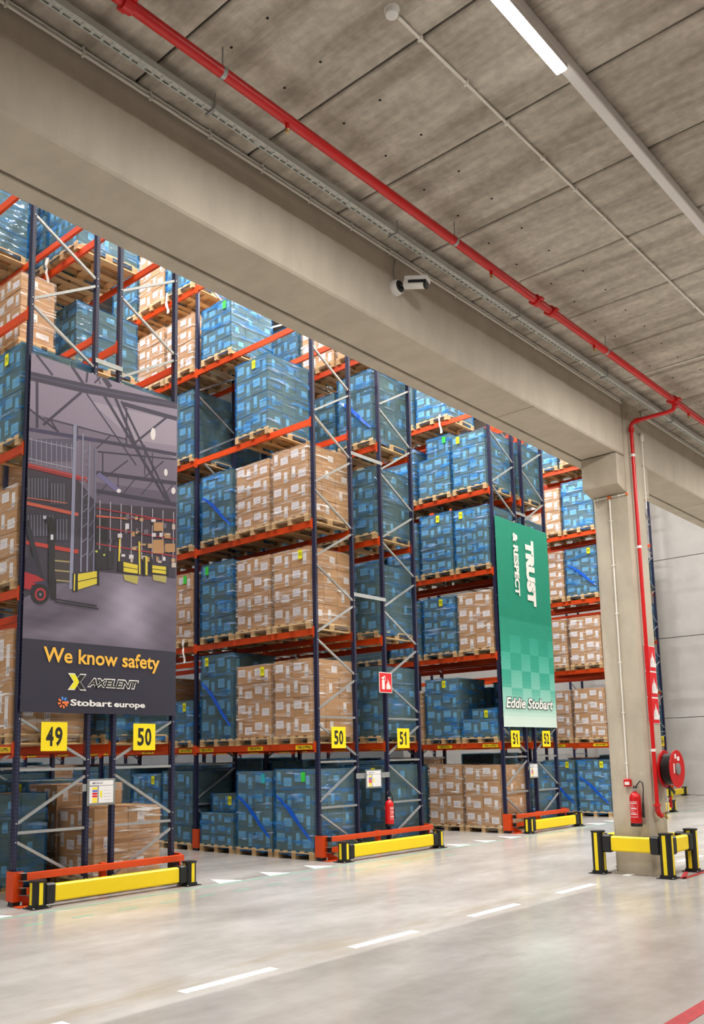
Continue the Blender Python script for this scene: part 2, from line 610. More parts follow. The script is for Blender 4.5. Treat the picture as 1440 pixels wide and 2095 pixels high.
printed('label_wide', (238, 236, 238), (206, 203, 208), 6, 14, .15, .85, .52)
printed('label_tall', (238, 236, 236), (70, 74, 84), 22, 2, .08, .30, .48)
printed('tag_print', (238, 236, 20), (110, 110, 10), 5, 7, .3, .7, .5)
printed('strip_print', (244, 208, 20), (60, 48, 10), 34, 2, .2, .8, .5)
BANNER=[((150, 139, 150),[(0.017,7.387),(2.521,7.413),(2.525,5.537),(0.037,5.548)]),
((128, 117, 130),[(0.026,6.536),(1.574,6.562),(2.518,6.488),(2.525,5.537),(0.037,5.548)]),
((105, 96, 112),[(1.086,5.781),(2.522,5.919),(2.525,5.537),(1.096,5.367)]),
((168, 158, 166),[(0.943,6.969),(2.512,7.108),(2.516,6.694),(1.723,6.579)]),
((64, 55, 68),[(0.024,5.78),(0.745,5.787),(1.093,5.47),(2.519,5.67),(2.52,4.558),(1.116,4.467),(0.694,4.367),(0.016,3.95)]),
((56, 48, 70),[(0.013,7.121),(0.845,7.211),(2.524,7.419),(2.525,7.302),(0.849,7.064),(0.013,6.991)]),
((84, 76, 104),[(0.015,7.065),(0.846,7.156),(2.524,7.372),(2.524,7.354),(0.847,7.131),(0.015,7.045)]),
((58, 50, 72),[(0.083,7.379),(0.337,7.158),(0.364,7.187),(0.109,7.408)]),
((58, 50, 72),[(0.628,7.385),(0.822,7.18),(0.859,7.215),(0.665,7.42)]),
((58, 50, 72),[(0.884,7.405),(0.868,7.229),(0.904,7.237),(0.921,7.413)]),
((58, 50, 72),[(1.032,7.26),(1.152,7.419),(1.127,7.432),(1.008,7.273)]),
((58, 50, 72),[(1.041,7.403),(1.115,7.275),(1.132,7.287),(1.058,7.416)]),
((58, 50, 72),[(1.136,7.373),(1.258,7.254),(1.324,7.317),(1.201,7.436)]),
((58, 50, 72),[(0.792,7.071),(0.214,6.419),(0.242,6.396),(0.823,7.048)]),
((58, 50, 72),[(0.096,7.009),(0.117,6.337),(0.158,6.348),(0.137,7.022)]),
((58, 50, 72),[(0.01,6.564),(0.456,6.36),(0.474,6.388),(0.026,6.591)]),
((58, 50, 72),[(0.885,7.056),(1.757,6.186),(1.777,6.204),(0.904,7.074)]),
((58, 50, 72),[(1.166,7.11),(2.347,5.714),(2.393,5.746),(1.206,7.144)]),
((58, 50, 72),[(1.349,7.146),(1.805,6.349),(1.851,6.378),(1.393,7.176)]),
((58, 50, 72),[(1.467,7.116),(2.405,5.707),(2.443,5.731),(1.502,7.142)]),
((58, 50, 72),[(2.329,7.141),(1.625,6.454),(1.651,6.433),(2.357,7.12)]),
((58, 50, 72),[(1.506,7.06),(2.512,7.103),(2.534,7.176),(1.524,7.129)]),
((58, 50, 72),[(1.563,7.042),(1.573,6.449),(1.603,6.456),(1.593,7.051)]),
((58, 50, 72),[(1.298,6.545),(1.067,6.289),(1.083,6.278),(1.314,6.534)]),
((58, 50, 72),[(0.223,6.501),(1.571,6.546),(1.577,6.569),(0.227,6.522)]),
((58, 50, 72),[(0.739,6.531),(0.745,6.314),(0.772,6.321),(0.766,6.538)]),
((58, 50, 72),[(1.098,6.23),(2.516,6.455),(2.519,6.483),(1.1,6.256)]),
((58, 50, 72),[(1.609,6.242),(1.241,5.904),(1.255,5.891),(1.624,6.228)]),
((58, 50, 72),[(1.17,6.239),(1.176,5.938),(1.2,5.944),(1.193,6.245)]),
((58, 50, 72),[(2.261,6.389),(1.913,6.051),(1.93,6.038),(2.279,6.376)]),
((58, 50, 72),[(1.775,6.027),(1.532,5.704),(1.548,5.696),(1.79,6.02)]),
((58, 50, 72),[(1.44,5.988),(1.446,5.691),(1.465,5.695),(1.459,5.993)]),
((58, 50, 72),[(2.082,6.042),(1.855,5.761),(1.87,5.753),(2.097,6.034)]),
((58, 50, 72),[(1.904,6.549),(1.911,6.075),(1.931,6.079),(1.925,6.554)]),
((58, 50, 72),[(0.332,6.494),(0.443,6.362),(0.465,6.38),(0.353,6.513)]),
((58, 50, 72),[(2.44,6.043),(2.242,5.799),(2.258,5.791),(2.456,6.035)]),
((58, 50, 72),[(2.048,6.462),(2.053,6.085),(2.073,6.09),(2.068,6.467)]),
((58, 50, 72),[(1.289,5.832),(1.107,5.603),(1.121,5.595),(1.304,5.824)]),
((66, 58, 92),[(0.016,6.264),(1.091,6.383),(1.1,6.44),(0.023,6.317)]),
((60, 52, 78),[(1.082,6.387),(2.511,6.523),(2.523,6.58),(1.09,6.439)]),
((58, 50, 72),[(1.08,5.895),(2.516,6.052),(2.525,6.113),(1.086,5.951)]),
((58, 50, 72),[(1.084,5.623),(2.518,5.707),(2.53,5.771),(1.094,5.682)]),
((120, 115, 150),[(1.082,5.878),(1.466,5.688),(1.516,5.755),(1.131,5.945)]),
((238, 232, 222),[(2.114,6.783),(2.106,6.722),(2.083,6.68),(2.054,6.672),(2.03,6.702),(2.02,6.758),(2.029,6.818),(2.052,6.86),(2.081,6.868),(2.105,6.838)]),
((238, 232, 222),[(2.349,6.22),(2.343,6.184),(2.326,6.159),(2.304,6.154),(2.287,6.171),(2.28,6.204),(2.286,6.24),(2.303,6.265),(2.325,6.27),(2.342,6.253)]),
((238, 232, 222),[(2.503,5.956),(2.495,5.923),(2.475,5.899),(2.45,5.893),(2.43,5.909),(2.422,5.939),(2.429,5.972),(2.449,5.996),(2.474,6.002),(2.495,5.986)]),
((238, 232, 222),[(1.505,5.742),(1.498,5.723),(1.479,5.708),(1.455,5.703),(1.436,5.709),(1.428,5.725),(1.435,5.744),(1.454,5.759),(1.478,5.764),(1.497,5.758)]),
((238, 232, 222),[(0.705,6.128),(0.7,6.095),(0.685,6.072),(0.666,6.067),(0.65,6.083),(0.643,6.112),(0.648,6.145),(0.663,6.168),(0.682,6.173),(0.698,6.158)]),
((96, 90, 108),[(0.017,6.155),(0.708,6.335),(0.717,6.007),(0.028,5.841)]),
((152, 150, 160),[(0.053,6.184),(0.064,5.83),(0.074,5.832),(0.063,6.186)]),
((152, 150, 160),[(0.127,6.191),(0.138,5.832),(0.149,5.834),(0.137,6.194)]),
((152, 150, 160),[(0.202,6.199),(0.213,5.834),(0.224,5.836),(0.212,6.202)]),
((152, 150, 160),[(0.278,6.207),(0.289,5.836),(0.299,5.838),(0.288,6.209)]),
((152, 150, 160),[(0.354,6.214),(0.365,5.838),(0.376,5.84),(0.365,6.217)]),
((152, 150, 160),[(0.431,6.222),(0.442,5.84),(0.453,5.842),(0.442,6.225)]),
((152, 150, 160),[(0.509,6.23),(0.52,5.842),(0.531,5.844),(0.52,6.233)]),
((152, 150, 160),[(0.588,6.238),(0.599,5.844),(0.61,5.846),(0.599,6.241)]),
((152, 150, 160),[(0.667,6.246),(0.678,5.846),(0.689,5.848),(0.678,6.249)]),
((160, 158, 168),[(0.016,6.148),(0.711,6.185),(0.713,6.198),(0.019,6.161)]),
((165, 163, 172),[(0.021,5.871),(0.718,5.886),(0.722,5.903),(0.024,5.887)]),
((52, 50, 62),[(0.017,5.618),(0.335,5.69),(0.344,5.377),(0.027,5.311)]),
((118, 116, 126),[(0.035,5.606),(0.044,5.327),(0.058,5.329),(0.049,5.609)]),
((118, 116, 126),[(0.079,5.616),(0.088,5.336),(0.103,5.339),(0.094,5.619)]),
((118, 116, 126),[(0.124,5.626),(0.133,5.345),(0.148,5.348),(0.139,5.63)]),
((118, 116, 126),[(0.169,5.637),(0.178,5.355),(0.193,5.358),(0.184,5.64)]),
((118, 116, 126),[(0.215,5.647),(0.224,5.364),(0.238,5.367),(0.229,5.65)]),
((118, 116, 126),[(0.261,5.657),(0.269,5.374),(0.284,5.377),(0.275,5.661)]),
((118, 116, 126),[(0.307,5.668),(0.315,5.383),(0.33,5.386),(0.321,5.671)]),
((52, 50, 62),[(0.354,5.618),(0.611,5.676),(0.62,5.344),(0.363,5.292)]),
((118, 116, 126),[(0.372,5.606),(0.381,5.307),(0.396,5.31),(0.387,5.61)]),
((118, 116, 126),[(0.419,5.617),(0.428,5.317),(0.442,5.32),(0.434,5.62)]),
((118, 116, 126),[(0.466,5.627),(0.474,5.326),(0.489,5.329),(0.481,5.63)]),
((118, 116, 126),[(0.513,5.638),(0.521,5.336),(0.536,5.339),(0.528,5.641)]),
((118, 116, 126),[(0.56,5.648),(0.569,5.345),(0.584,5.348),(0.576,5.652)]),
((52, 50, 62),[(0.022,5.106),(0.445,5.189),(0.455,4.863),(0.032,4.79)]),
((118, 116, 126),[(0.039,5.094),(0.049,4.804),(0.063,4.807),(0.053,5.097)]),
((118, 116, 126),[(0.084,5.103),(0.093,4.812),(0.107,4.815),(0.098,5.106)]),
((118, 116, 126),[(0.128,5.112),(0.138,4.82),(0.152,4.822),(0.143,5.114)]),
((118, 116, 126),[(0.173,5.12),(0.183,4.828),(0.197,4.83),(0.188,5.123)]),
((118, 116, 126),[(0.219,5.129),(0.228,4.836),(0.242,4.838),(0.233,5.132)]),
((118, 116, 126),[(0.264,5.138),(0.273,4.843),(0.288,4.846),(0.279,5.141)]),
((118, 116, 126),[(0.31,5.147),(0.319,4.851),(0.333,4.854),(0.324,5.149)]),
((118, 116, 126),[(0.356,5.156),(0.365,4.859),(0.379,4.862),(0.371,5.158)]),
((118, 116, 126),[(0.402,5.164),(0.411,4.868),(0.426,4.87),(0.417,5.167)]),
((52, 50, 62),[(0.453,5.131),(0.651,5.168),(0.66,4.839),(0.463,4.805)]),
((118, 116, 126),[(0.472,5.118),(0.48,4.82),(0.495,4.823),(0.487,5.121)]),
((118, 116, 126),[(0.519,5.127),(0.527,4.828),(0.542,4.831),(0.534,5.13)]),
((118, 116, 126),[(0.566,5.136),(0.574,4.836),(0.589,4.839),(0.581,5.139)]),
((118, 116, 126),[(0.613,5.145),(0.622,4.844),(0.637,4.847),(0.629,5.148)]),
((158, 42, 44),[(0.008,5.744),(0.935,5.745),(0.952,5.817),(0.023,5.813)]),
((205, 90, 80),[(0.014,5.788),(0.942,5.797),(0.945,5.81),(0.016,5.8)]),
((205, 100, 75),[(0.02,5.229),(0.798,5.219),(0.809,5.269),(0.029,5.276)]),
((190, 110, 90),[(0.022,5.318),(0.623,5.366),(0.624,5.383),(0.023,5.334)]),
((190, 62, 46),[(0.026,4.686),(0.812,4.68),(0.822,4.737),(0.035,4.74)]),
((70, 62, 60),[(0.45,4.646),(0.686,4.684),(0.697,4.249),(0.463,4.217)]),
((176, 160, 110),[(0.457,4.519),(0.684,4.534),(0.686,4.554),(0.459,4.539)]),
((176, 160, 110),[(0.461,4.383),(0.688,4.396),(0.69,4.416),(0.463,4.403)]),
((176, 160, 110),[(0.465,4.247),(0.692,4.258),(0.693,4.278),(0.466,4.267)]),
((150, 152, 168),[(0.694,6.54),(0.691,4.16),(0.743,4.165),(0.748,6.553)]),
((150, 152, 165),[(0.838,6.453),(0.853,4.429),(0.875,4.432),(0.861,6.459)]),
((138, 140, 155),[(0.949,6.331),(0.949,4.443),(0.976,4.447),(0.976,6.338)]),
((122, 124, 142),[(1.049,6.294),(1.054,4.458),(1.077,4.461),(1.072,6.299)]),
((140, 140, 155),[(0.844,6.137),(0.946,6.246),(0.937,6.253),(0.835,6.144)]),
((140, 140, 155),[(0.849,5.92),(0.951,6.028),(0.942,6.035),(0.84,5.927)]),
((140, 140, 155),[(0.855,5.705),(0.957,5.81),(0.947,5.817),(0.846,5.712)]),
((140, 140, 155),[(0.86,5.49),(0.962,5.594),(0.953,5.601),(0.851,5.497)]),
((140, 140, 155),[(0.865,5.276),(0.967,5.378),(0.958,5.385),(0.856,5.283)]),
((140, 140, 155),[(0.871,5.063),(0.972,5.163),(0.963,5.171),(0.862,5.071)]),
((140, 140, 155),[(0.876,4.851),(0.977,4.949),(0.968,4.957),(0.867,4.859)]),
((140, 140, 155),[(0.881,4.64),(0.982,4.737),(0.973,4.744),(0.872,4.647)]),
((120, 122, 140),[(0.977,5.754),(1.048,5.874),(1.037,5.878),(0.966,5.758)]),
((120, 122, 140),[(0.983,5.537),(1.053,5.656),(1.042,5.66),(0.971,5.542)]),
((120, 122, 140),[(0.988,5.322),(1.058,5.439),(1.047,5.443),(0.976,5.326)]),
((120, 122, 140),[(0.993,5.107),(1.063,5.223),(1.052,5.227),(0.981,5.111)]),
((120, 122, 140),[(0.998,4.893),(1.068,5.008),(1.056,5.012),(0.986,4.898)]),
((120, 122, 140),[(1.003,4.68),(1.073,4.793),(1.061,4.798),(0.991,4.685)]),
((110, 110, 124),[(0.841,6.055),(0.941,6.066),(0.942,6.073),(0.842,6.061)]),
((110, 110, 124),[(0.843,5.96),(0.943,5.971),(0.944,5.977),(0.844,5.966)]),
((110, 110, 124),[(0.846,5.865),(0.945,5.876),(0.946,5.882),(0.847,5.871)]),
((110, 110, 124),[(0.848,5.771),(0.948,5.781),(0.949,5.787),(0.849,5.777)]),
((110, 110, 124),[(0.85,5.676),(0.95,5.686),(0.951,5.692),(0.851,5.683)]),
((110, 110, 124),[(0.853,5.582),(0.952,5.591),(0.953,5.597),(0.854,5.589)]),
((110, 110, 124),[(0.855,5.488),(0.955,5.497),(0.955,5.503),(0.856,5.495)]),
((110, 110, 124),[(0.857,5.395),(0.957,5.402),(0.958,5.409),(0.858,5.401)]),
((110, 110, 124),[(0.86,5.301),(0.959,5.308),(0.96,5.314),(0.861,5.307)]),
((110, 110, 124),[(0.862,5.208),(0.961,5.214),(0.962,5.22),(0.863,5.214)]),
((26, 24, 30),[(1.084,5.271),(1.279,5.309),(1.295,4.523),(1.101,4.495)]),
((34, 32, 38),[(1.294,4.822),(1.4,4.84),(1.405,4.55),(1.3,4.534)]),
((200, 205, 80),[(1.132,4.765),(1.126,4.753),(1.11,4.745),(1.093,4.748),(1.086,4.758),(1.093,4.771),(1.109,4.778),(1.125,4.776)]),
((200, 205, 80),[(1.256,4.734),(1.251,4.721),(1.237,4.714),(1.224,4.717),(1.219,4.728),(1.224,4.74),(1.237,4.747),(1.25,4.744)]),
((188, 182, 186),[(1.143,5.522),(1.152,4.799),(1.166,4.802),(1.157,5.525)]),
((188, 182, 186),[(1.319,5.533),(1.327,4.799),(1.341,4.801),(1.334,5.536)]),
((188, 182, 186),[(1.499,5.544),(1.506,4.798),(1.52,4.8),(1.514,5.547)]),
((188, 182, 186),[(1.683,5.556),(1.688,4.798),(1.703,4.8),(1.697,5.559)]),
((188, 182, 186),[(1.87,5.568),(1.874,4.797),(1.889,4.799),(1.885,5.571)]),
((188, 182, 186),[(2.062,5.58),(2.064,4.796),(2.079,4.799),(2.077,5.583)]),
((188, 182, 186),[(2.257,5.592),(2.258,4.796),(2.274,4.798),(2.273,5.595)]),
((188, 182, 186),[(2.457,5.604),(2.456,4.795),(2.472,4.797),(2.473,5.607)]),
((168, 46, 56),[(1.093,5.388),(2.508,5.445),(2.512,5.466),(1.097,5.407)]),
((168, 46, 56),[(1.098,5.256),(2.509,5.48),(2.51,5.498),(1.098,5.272)]),
((168, 46, 56),[(1.099,5.113),(2.51,5.17),(2.514,5.192),(1.103,5.134)]),
((168, 46, 56),[(1.105,4.865),(2.513,4.9),(2.516,4.92),(1.108,4.883)]),
((222, 120, 80),[(1.097,5.276),(1.595,5.325),(1.596,5.342),(1.098,5.293)]),
((190, 150, 100),[(1.562,5.347),(1.628,5.36),(1.629,5.326),(1.562,5.313)]),
((120, 112, 120),[(1.751,4.949),(1.839,4.964),(1.84,4.923),(1.752,4.909)]),
((190, 150, 100),[(1.702,5.157),(1.755,5.166),(1.756,5.092),(1.703,5.083)]),
((205, 190, 170),[(2.24,4.975),(2.291,4.984),(2.292,4.938),(2.241,4.93)]),
((120, 112, 120),[(2.285,5.04),(2.367,5.054),(2.367,4.991),(2.286,4.977)]),
((120, 112, 120),[(1.579,5.178),(1.619,5.186),(1.62,5.112),(1.58,5.105)]),
((120, 112, 120),[(2.25,5.383),(2.329,5.398),(2.33,5.324),(2.25,5.31)]),
((225, 220, 215),[(1.527,4.786),(1.59,4.796),(1.591,4.759),(1.528,4.75)]),
((120, 112, 120),[(1.586,5.403),(1.652,5.416),(1.654,5.339),(1.588,5.327)]),
((190, 150, 100),[(1.903,4.794),(1.949,4.802),(1.949,4.74),(1.904,4.733)]),
((40, 36, 44),[(1.76,5.177),(1.826,5.189),(1.826,5.15),(1.761,5.138)]),
((190, 150, 100),[(2.144,4.985),(2.195,4.993),(2.196,4.947),(2.145,4.939)]),
((225, 220, 215),[(2.099,4.971),(2.18,4.984),(2.181,4.942),(2.1,4.929)]),
((225, 220, 215),[(2.365,5.012),(2.406,5.019),(2.406,4.954),(2.366,4.948)]),
((205, 190, 170),[(2.13,5.037),(2.187,5.047),(2.188,4.97),(2.131,4.961)]),
((200, 165, 120),[(1.754,5.398),(1.802,5.408),(1.803,5.357),(1.755,5.347)]),
((200, 165, 120),[(1.58,5.19),(1.614,5.197),(1.615,5.165),(1.58,5.159)]),
((200, 165, 120),[(1.711,4.93),(1.785,4.942),(1.786,4.892),(1.712,4.88)]),
((120, 112, 120),[(1.772,5.222),(1.811,5.229),(1.812,5.165),(1.773,5.158)]),
((225, 220, 215),[(2.06,5.199),(2.136,5.213),(2.136,5.154),(2.061,5.141)]),
((205, 190, 170),[(2.437,5.404),(2.497,5.415),(2.498,5.335),(2.438,5.324)]),
((200, 165, 120),[(2.43,4.862),(2.501,4.873),(2.501,4.818),(2.431,4.807)]),
((200, 165, 120),[(1.77,5.176),(1.834,5.188),(1.835,5.148),(1.77,5.136)]),
((40, 36, 44),[(1.348,4.973),(1.416,4.984),(1.417,4.92),(1.349,4.908)]),
((190, 150, 100),[(2.286,5.239),(2.389,5.257),(2.389,5.211),(2.286,5.193)]),
((205, 190, 170),[(2.434,4.795),(2.521,4.808),(2.521,4.735),(2.435,4.722)]),
((120, 112, 120),[(2.144,4.832),(2.211,4.843),(2.212,4.768),(2.145,4.758)]),
((205, 190, 170),[(2.322,5.241),(2.408,5.256),(2.408,5.186),(2.322,5.171)]),
((225, 220, 215),[(1.658,4.798),(1.737,4.811),(1.738,4.749),(1.659,4.737)]),
((205, 190, 170),[(1.684,4.763),(1.724,4.769),(1.725,4.695),(1.686,4.689)]),
((225, 220, 215),[(2.048,5.413),(2.129,5.428),(2.129,5.361),(2.049,5.346)]),
((40, 36, 44),[(2.047,5.371),(2.133,5.387),(2.133,5.334),(2.048,5.319)]),
((190, 150, 100),[(2.146,4.847),(2.182,4.853),(2.183,4.778),(2.146,4.773)]),
((200, 165, 120),[(1.986,5.021),(2.079,5.036),(2.08,4.969),(1.987,4.953)]),
((120, 112, 120),[(1.915,5.228),(1.994,5.242),(1.995,5.173),(1.916,5.159)]),
((205, 190, 170),[(2.178,4.788),(2.246,4.799),(2.247,4.764),(2.178,4.754)]),
((190, 150, 100),[(1.971,4.81),(2.025,4.818),(2.026,4.751),(1.972,4.743)]),
((120, 112, 120),[(1.701,5.394),(1.759,5.405),(1.76,5.372),(1.701,5.36)]),
((40, 36, 44),[(1.806,5.167),(1.863,5.177),(1.864,5.136),(1.807,5.126)]),
((225, 220, 215),[(2.273,4.864),(2.318,4.871),(2.319,4.81),(2.274,4.804)]),
((205, 190, 170),[(1.878,4.818),(1.963,4.831),(1.964,4.78),(1.878,4.767)]),
((190, 150, 100),[(2.3,5.213),(2.406,5.231),(2.407,5.177),(2.3,5.159)]),
((225, 220, 215),[(2.202,5.229),(2.25,5.238),(2.251,5.173),(2.202,5.165)]),
((200, 165, 120),[(1.854,5.001),(1.958,5.018),(1.959,4.988),(1.855,4.971)]),
((120, 112, 120),[(1.32,4.982),(1.36,4.989),(1.361,4.924),(1.321,4.917)]),
((200, 165, 120),[(1.837,5.385),(1.902,5.398),(1.902,5.353),(1.838,5.341)]),
((196, 154, 104),[(2.093,5.371),(2.267,5.403),(2.269,5.267),(2.094,5.236)]),
((196, 154, 104),[(2.081,5.098),(2.283,5.133),(2.286,4.922),(2.083,4.89)]),
((196, 154, 104),[(2.305,5.075),(2.497,5.107),(2.498,4.974),(2.306,4.943)]),
((226, 222, 218),[(1.584,5.261),(1.65,5.273),(1.652,5.188),(1.586,5.176)]),
((225, 220, 210),[(1.455,5.083),(1.532,5.097),(1.533,5.034),(1.456,5.021)]),
((226, 208, 62),[(0.799,4.386),(1.138,4.482),(1.156,4.306),(0.805,4.16)]),
((24, 22, 26),[(0.812,4.274),(1.151,4.384),(1.148,4.396),(0.809,4.285)]),
((24, 22, 26),[(0.733,4.388),(0.816,4.4),(0.823,4.146),(0.74,4.136)]),
((226, 208, 62),[(0.758,4.386),(0.756,4.146),(0.775,4.148),(0.778,4.388)]),
((24, 22, 26),[(1.12,4.488),(1.161,4.494),(1.166,4.275),(1.125,4.269)]),
((226, 208, 62),[(1.481,5.011),(1.471,4.549),(1.497,4.552),(1.508,5.014)]),
((24, 22, 26),[(1.467,4.671),(1.529,4.681),(1.532,4.539),(1.47,4.53)]),
((226, 208, 62),[(1.558,4.677),(1.816,4.669),(1.818,4.536),(1.561,4.531)]),
((24, 22, 26),[(1.559,4.596),(1.816,4.596),(1.818,4.606),(1.561,4.607)]),
((24, 22, 26),[(1.525,4.671),(1.563,4.677),(1.566,4.531),(1.527,4.526)]),
((24, 22, 26),[(1.813,4.673),(1.853,4.679),(1.856,4.518),(1.816,4.512)]),
((226, 208, 62),[(1.82,5.026),(1.836,4.527),(1.865,4.532),(1.85,5.031)]),
((226, 208, 62),[(1.949,4.822),(1.953,4.535),(1.989,4.54),(1.985,4.827)]),
((24, 22, 26),[(1.907,4.804),(1.947,4.811),(1.951,4.518),(1.911,4.512)]),
((226, 208, 62),[(2.075,4.703),(2.354,4.718),(2.355,4.6),(2.077,4.591)]),
((24, 22, 26),[(2.075,4.642),(2.353,4.652),(2.355,4.663),(2.077,4.653)]),
((24, 22, 26),[(2.028,4.823),(2.069,4.83),(2.072,4.582),(2.031,4.576)]),
((24, 22, 26),[(2.33,4.717),(2.383,4.725),(2.384,4.587),(2.331,4.58)]),
((190, 180, 90),[(1.562,4.489),(1.831,4.501),(1.808,4.376),(1.587,4.409)]),
((186, 176, 100),[(2.082,4.558),(2.342,4.572),(2.33,4.466),(2.096,4.478)]),
((30, 28, 44),[(-0.01,4.995),(0.231,4.216),(0.302,4.243),(0.06,5.025)]),
((22, 20, 26),[(0.345,5.051),(0.442,5.069),(0.471,4.063),(0.375,4.051)]),
((22, 20, 26),[(0.247,5.111),(0.404,5.127),(0.443,5.039),(0.344,5.011)]),
((190, 188, 196),[(0.314,5.11),(0.306,5.089),(0.286,5.077),(0.265,5.081),(0.256,5.099),(0.264,5.12),(0.284,5.132),(0.305,5.128)]),
((225, 222, 226),[(0.384,4.881),(0.422,4.887),(0.424,4.815),(0.386,4.808)]),
((44, 40, 60),[(0.022,4.501),(0.142,4.529),(0.191,4.411),(0.274,4.25),(0.029,4.292)]),
((178, 30, 42),[(0.02,4.31),(0.195,4.281),(0.312,4.236),(0.338,4.197),(0.138,4.145),(0.106,4.075),(0.016,4.082)]),
((60, 54, 76),[(0.137,4.178),(0.336,4.239),(0.387,4.072),(0.277,4.154)]),
((26, 24, 28),[(0.392,4.053),(0.385,4.005),(0.363,3.96),(0.327,3.925),(0.283,3.904),(0.237,3.899),(0.192,3.91),(0.156,3.936),(0.132,3.974),(0.122,4.02),(0.128,4.067),(0.15,4.111),(0.185,4.147),(0.228,4.169),(0.275,4.175),(0.32,4.164),(0.357,4.138),(0.382,4.1)]),
((188, 40, 52),[(0.338,4.043),(0.333,4.008),(0.316,3.977),(0.29,3.955),(0.259,3.945),(0.227,3.948),(0.2,3.964),(0.182,3.99),(0.175,4.022),(0.18,4.057),(0.196,4.087),(0.222,4.11),(0.253,4.12),(0.285,4.118),(0.312,4.102),(0.331,4.076)]),
((40, 36, 42),[(0.313,4.038),(0.309,4.01),(0.293,3.986),(0.271,3.971),(0.245,3.968),(0.222,3.977),(0.205,3.997),(0.199,4.024),(0.204,4.051),(0.219,4.075),(0.241,4.09),(0.267,4.094),(0.29,4.084),(0.307,4.064)]),
((150, 140, 146),[(0.272,4.033),(0.268,4.019),(0.257,4.012),(0.245,4.016),(0.24,4.029),(0.244,4.043),(0.255,4.05),(0.267,4.046)]),
((22, 20, 26),[(0.398,4.267),(0.486,4.279),(0.495,3.969),(0.406,3.997)]),
((34, 30, 40),[(0.472,3.986),(1.13,3.961),(1.133,3.981),(0.475,4.005)]),
((34, 30, 40),[(0.473,3.945),(1.158,3.924),(1.161,3.944),(0.476,3.965)])]

# ------------------------------------------------------------------ setting
L_BAY = 3.378
ZS = [2.033, 4.099, 6.108, 8.069, 10.07, 12.02]
CEIL = 7.18
WALLX = 30.0

floor = struct('floor', MB().box(-14, WALLX + 3, -26, 18, -.2, 0), 'floor')
for x in (-3.3, -1.3, .71, 2.72, 4.73, 6.74, 8.75, 10.76, 12.77):
    obj('lane_dash', MB().box(x, x + 1.0, -5.15, -5.04, .0005, .003), 'paint_white', floor)
for x in (-3.0, -2.0, -.98, .0, ):
    pass
tri = MB().prism([(-.215, 0), (.215, 0), (0, .46)], .0005, .003).mesh('marking_triangle', 'paint_white')
for x in (-.55, -1.55, 3.07, 4.07, 5.07, 9.15, 10.12, 11.1, 15.2, 16.2, 17.0):
    link('marking_triangle', tri, floor, (x, -.68, 0))
obj('green_line', MB().box(-6, WALLX - 2, -.775, -.735, .0005, .002), 'paint_green', floor)
for k in range(14):
    obj('green_line_dash', MB().box(-.6 + k * .62, -.33 + k * .62, -1.42, -1.385, .0005, .002), 'paint_green', floor)
obj('red_line', MB().box(-3, 8, -8.44, -8.32, .0005, .003), 'paint_red', floor)
rz = MB()
for (a, b) in (((6.85, -5.88), (8.1, -5.86)), ((6.85, -5.88), (7.9, -5.55))):
    d = Vector((b[0] - a[0], b[1] - a[1], 0)).normalized()
    n = Vector((-d.y, d.x, 0)) * .035
    rz.cur = 0
    i = [(a[0] + n.x, a[1] + n.y, .003), (b[0] + n.x, b[1] + n.y, .003), (b[0] - n.x, b[1] - n.y, .003), (a[0] - n.x, a[1] - n.y, .003)]
    rz.face(i[::-1])
obj('red_corner_mark', rz, 'paint_red', floor)
# expansion joint along the barrier feet
obj('floor_joint', MB().box(-6, WALLX, -.545, -.53, .0004, .001), 'joint', floor)

ceiling = struct('ceiling', MB().box(-9, WALLX, -20.1, -5.42, CEIL + .03, CEIL + .3), 'slab_back')
slab = MB().box(.012, 1.195, -14.55, 0, 0, .05, .012).mesh('ceiling_slab', 'slab')
for k in range(-5, 26):
    link('ceiling_slab', slab, ceiling, (-.869 + 1.207 * k, -5.43, CEIL))
    if k < 12:
        pass
# little casting holes in the slab undersides
hole = MB().lathe([(.012, 0), (.012, .004)], n=8).mesh('casting_hole', 'dark_end')
for k in range(-3, 9):
    for y in (-6.35, -6.75):
        for dx in (.28, .85):
            link('casting_hole', hole, ceiling, (-.869 + 1.207 * k + dx, y + .04 * ((k * 7) % 3), CEIL - .003))

# the long concrete beam on the columns (front -5.42, back -4.80) and the fascia joined to its back
beam = struct('trim_1', MB().box(-9, 6.93, -5.42, -4.815, 6.30, 7.75, .02), 'concrete_beam')
beam2 = struct('trim_2', MB().box(7.53, WALLX, -5.42, -4.815, 6.30, 7.75, .02), 'concrete_beam')
fas = struct('trim_3', MB().box(-9, WALLX, -4.795, -4.61, 6.295, 18.4, .008), 'concrete_beam')
obj('beam_joint', MB().box(-8, WALLX, -4.818, -4.79, 6.33, 6.5), 'joint', fas)
for x in (4.2, 10.6):
    obj('formwork_seam', MB().box(x, x + .006, -5.41, -4.83, 6.2985, 6.302), 'joint', beam if x < 7 else beam2)

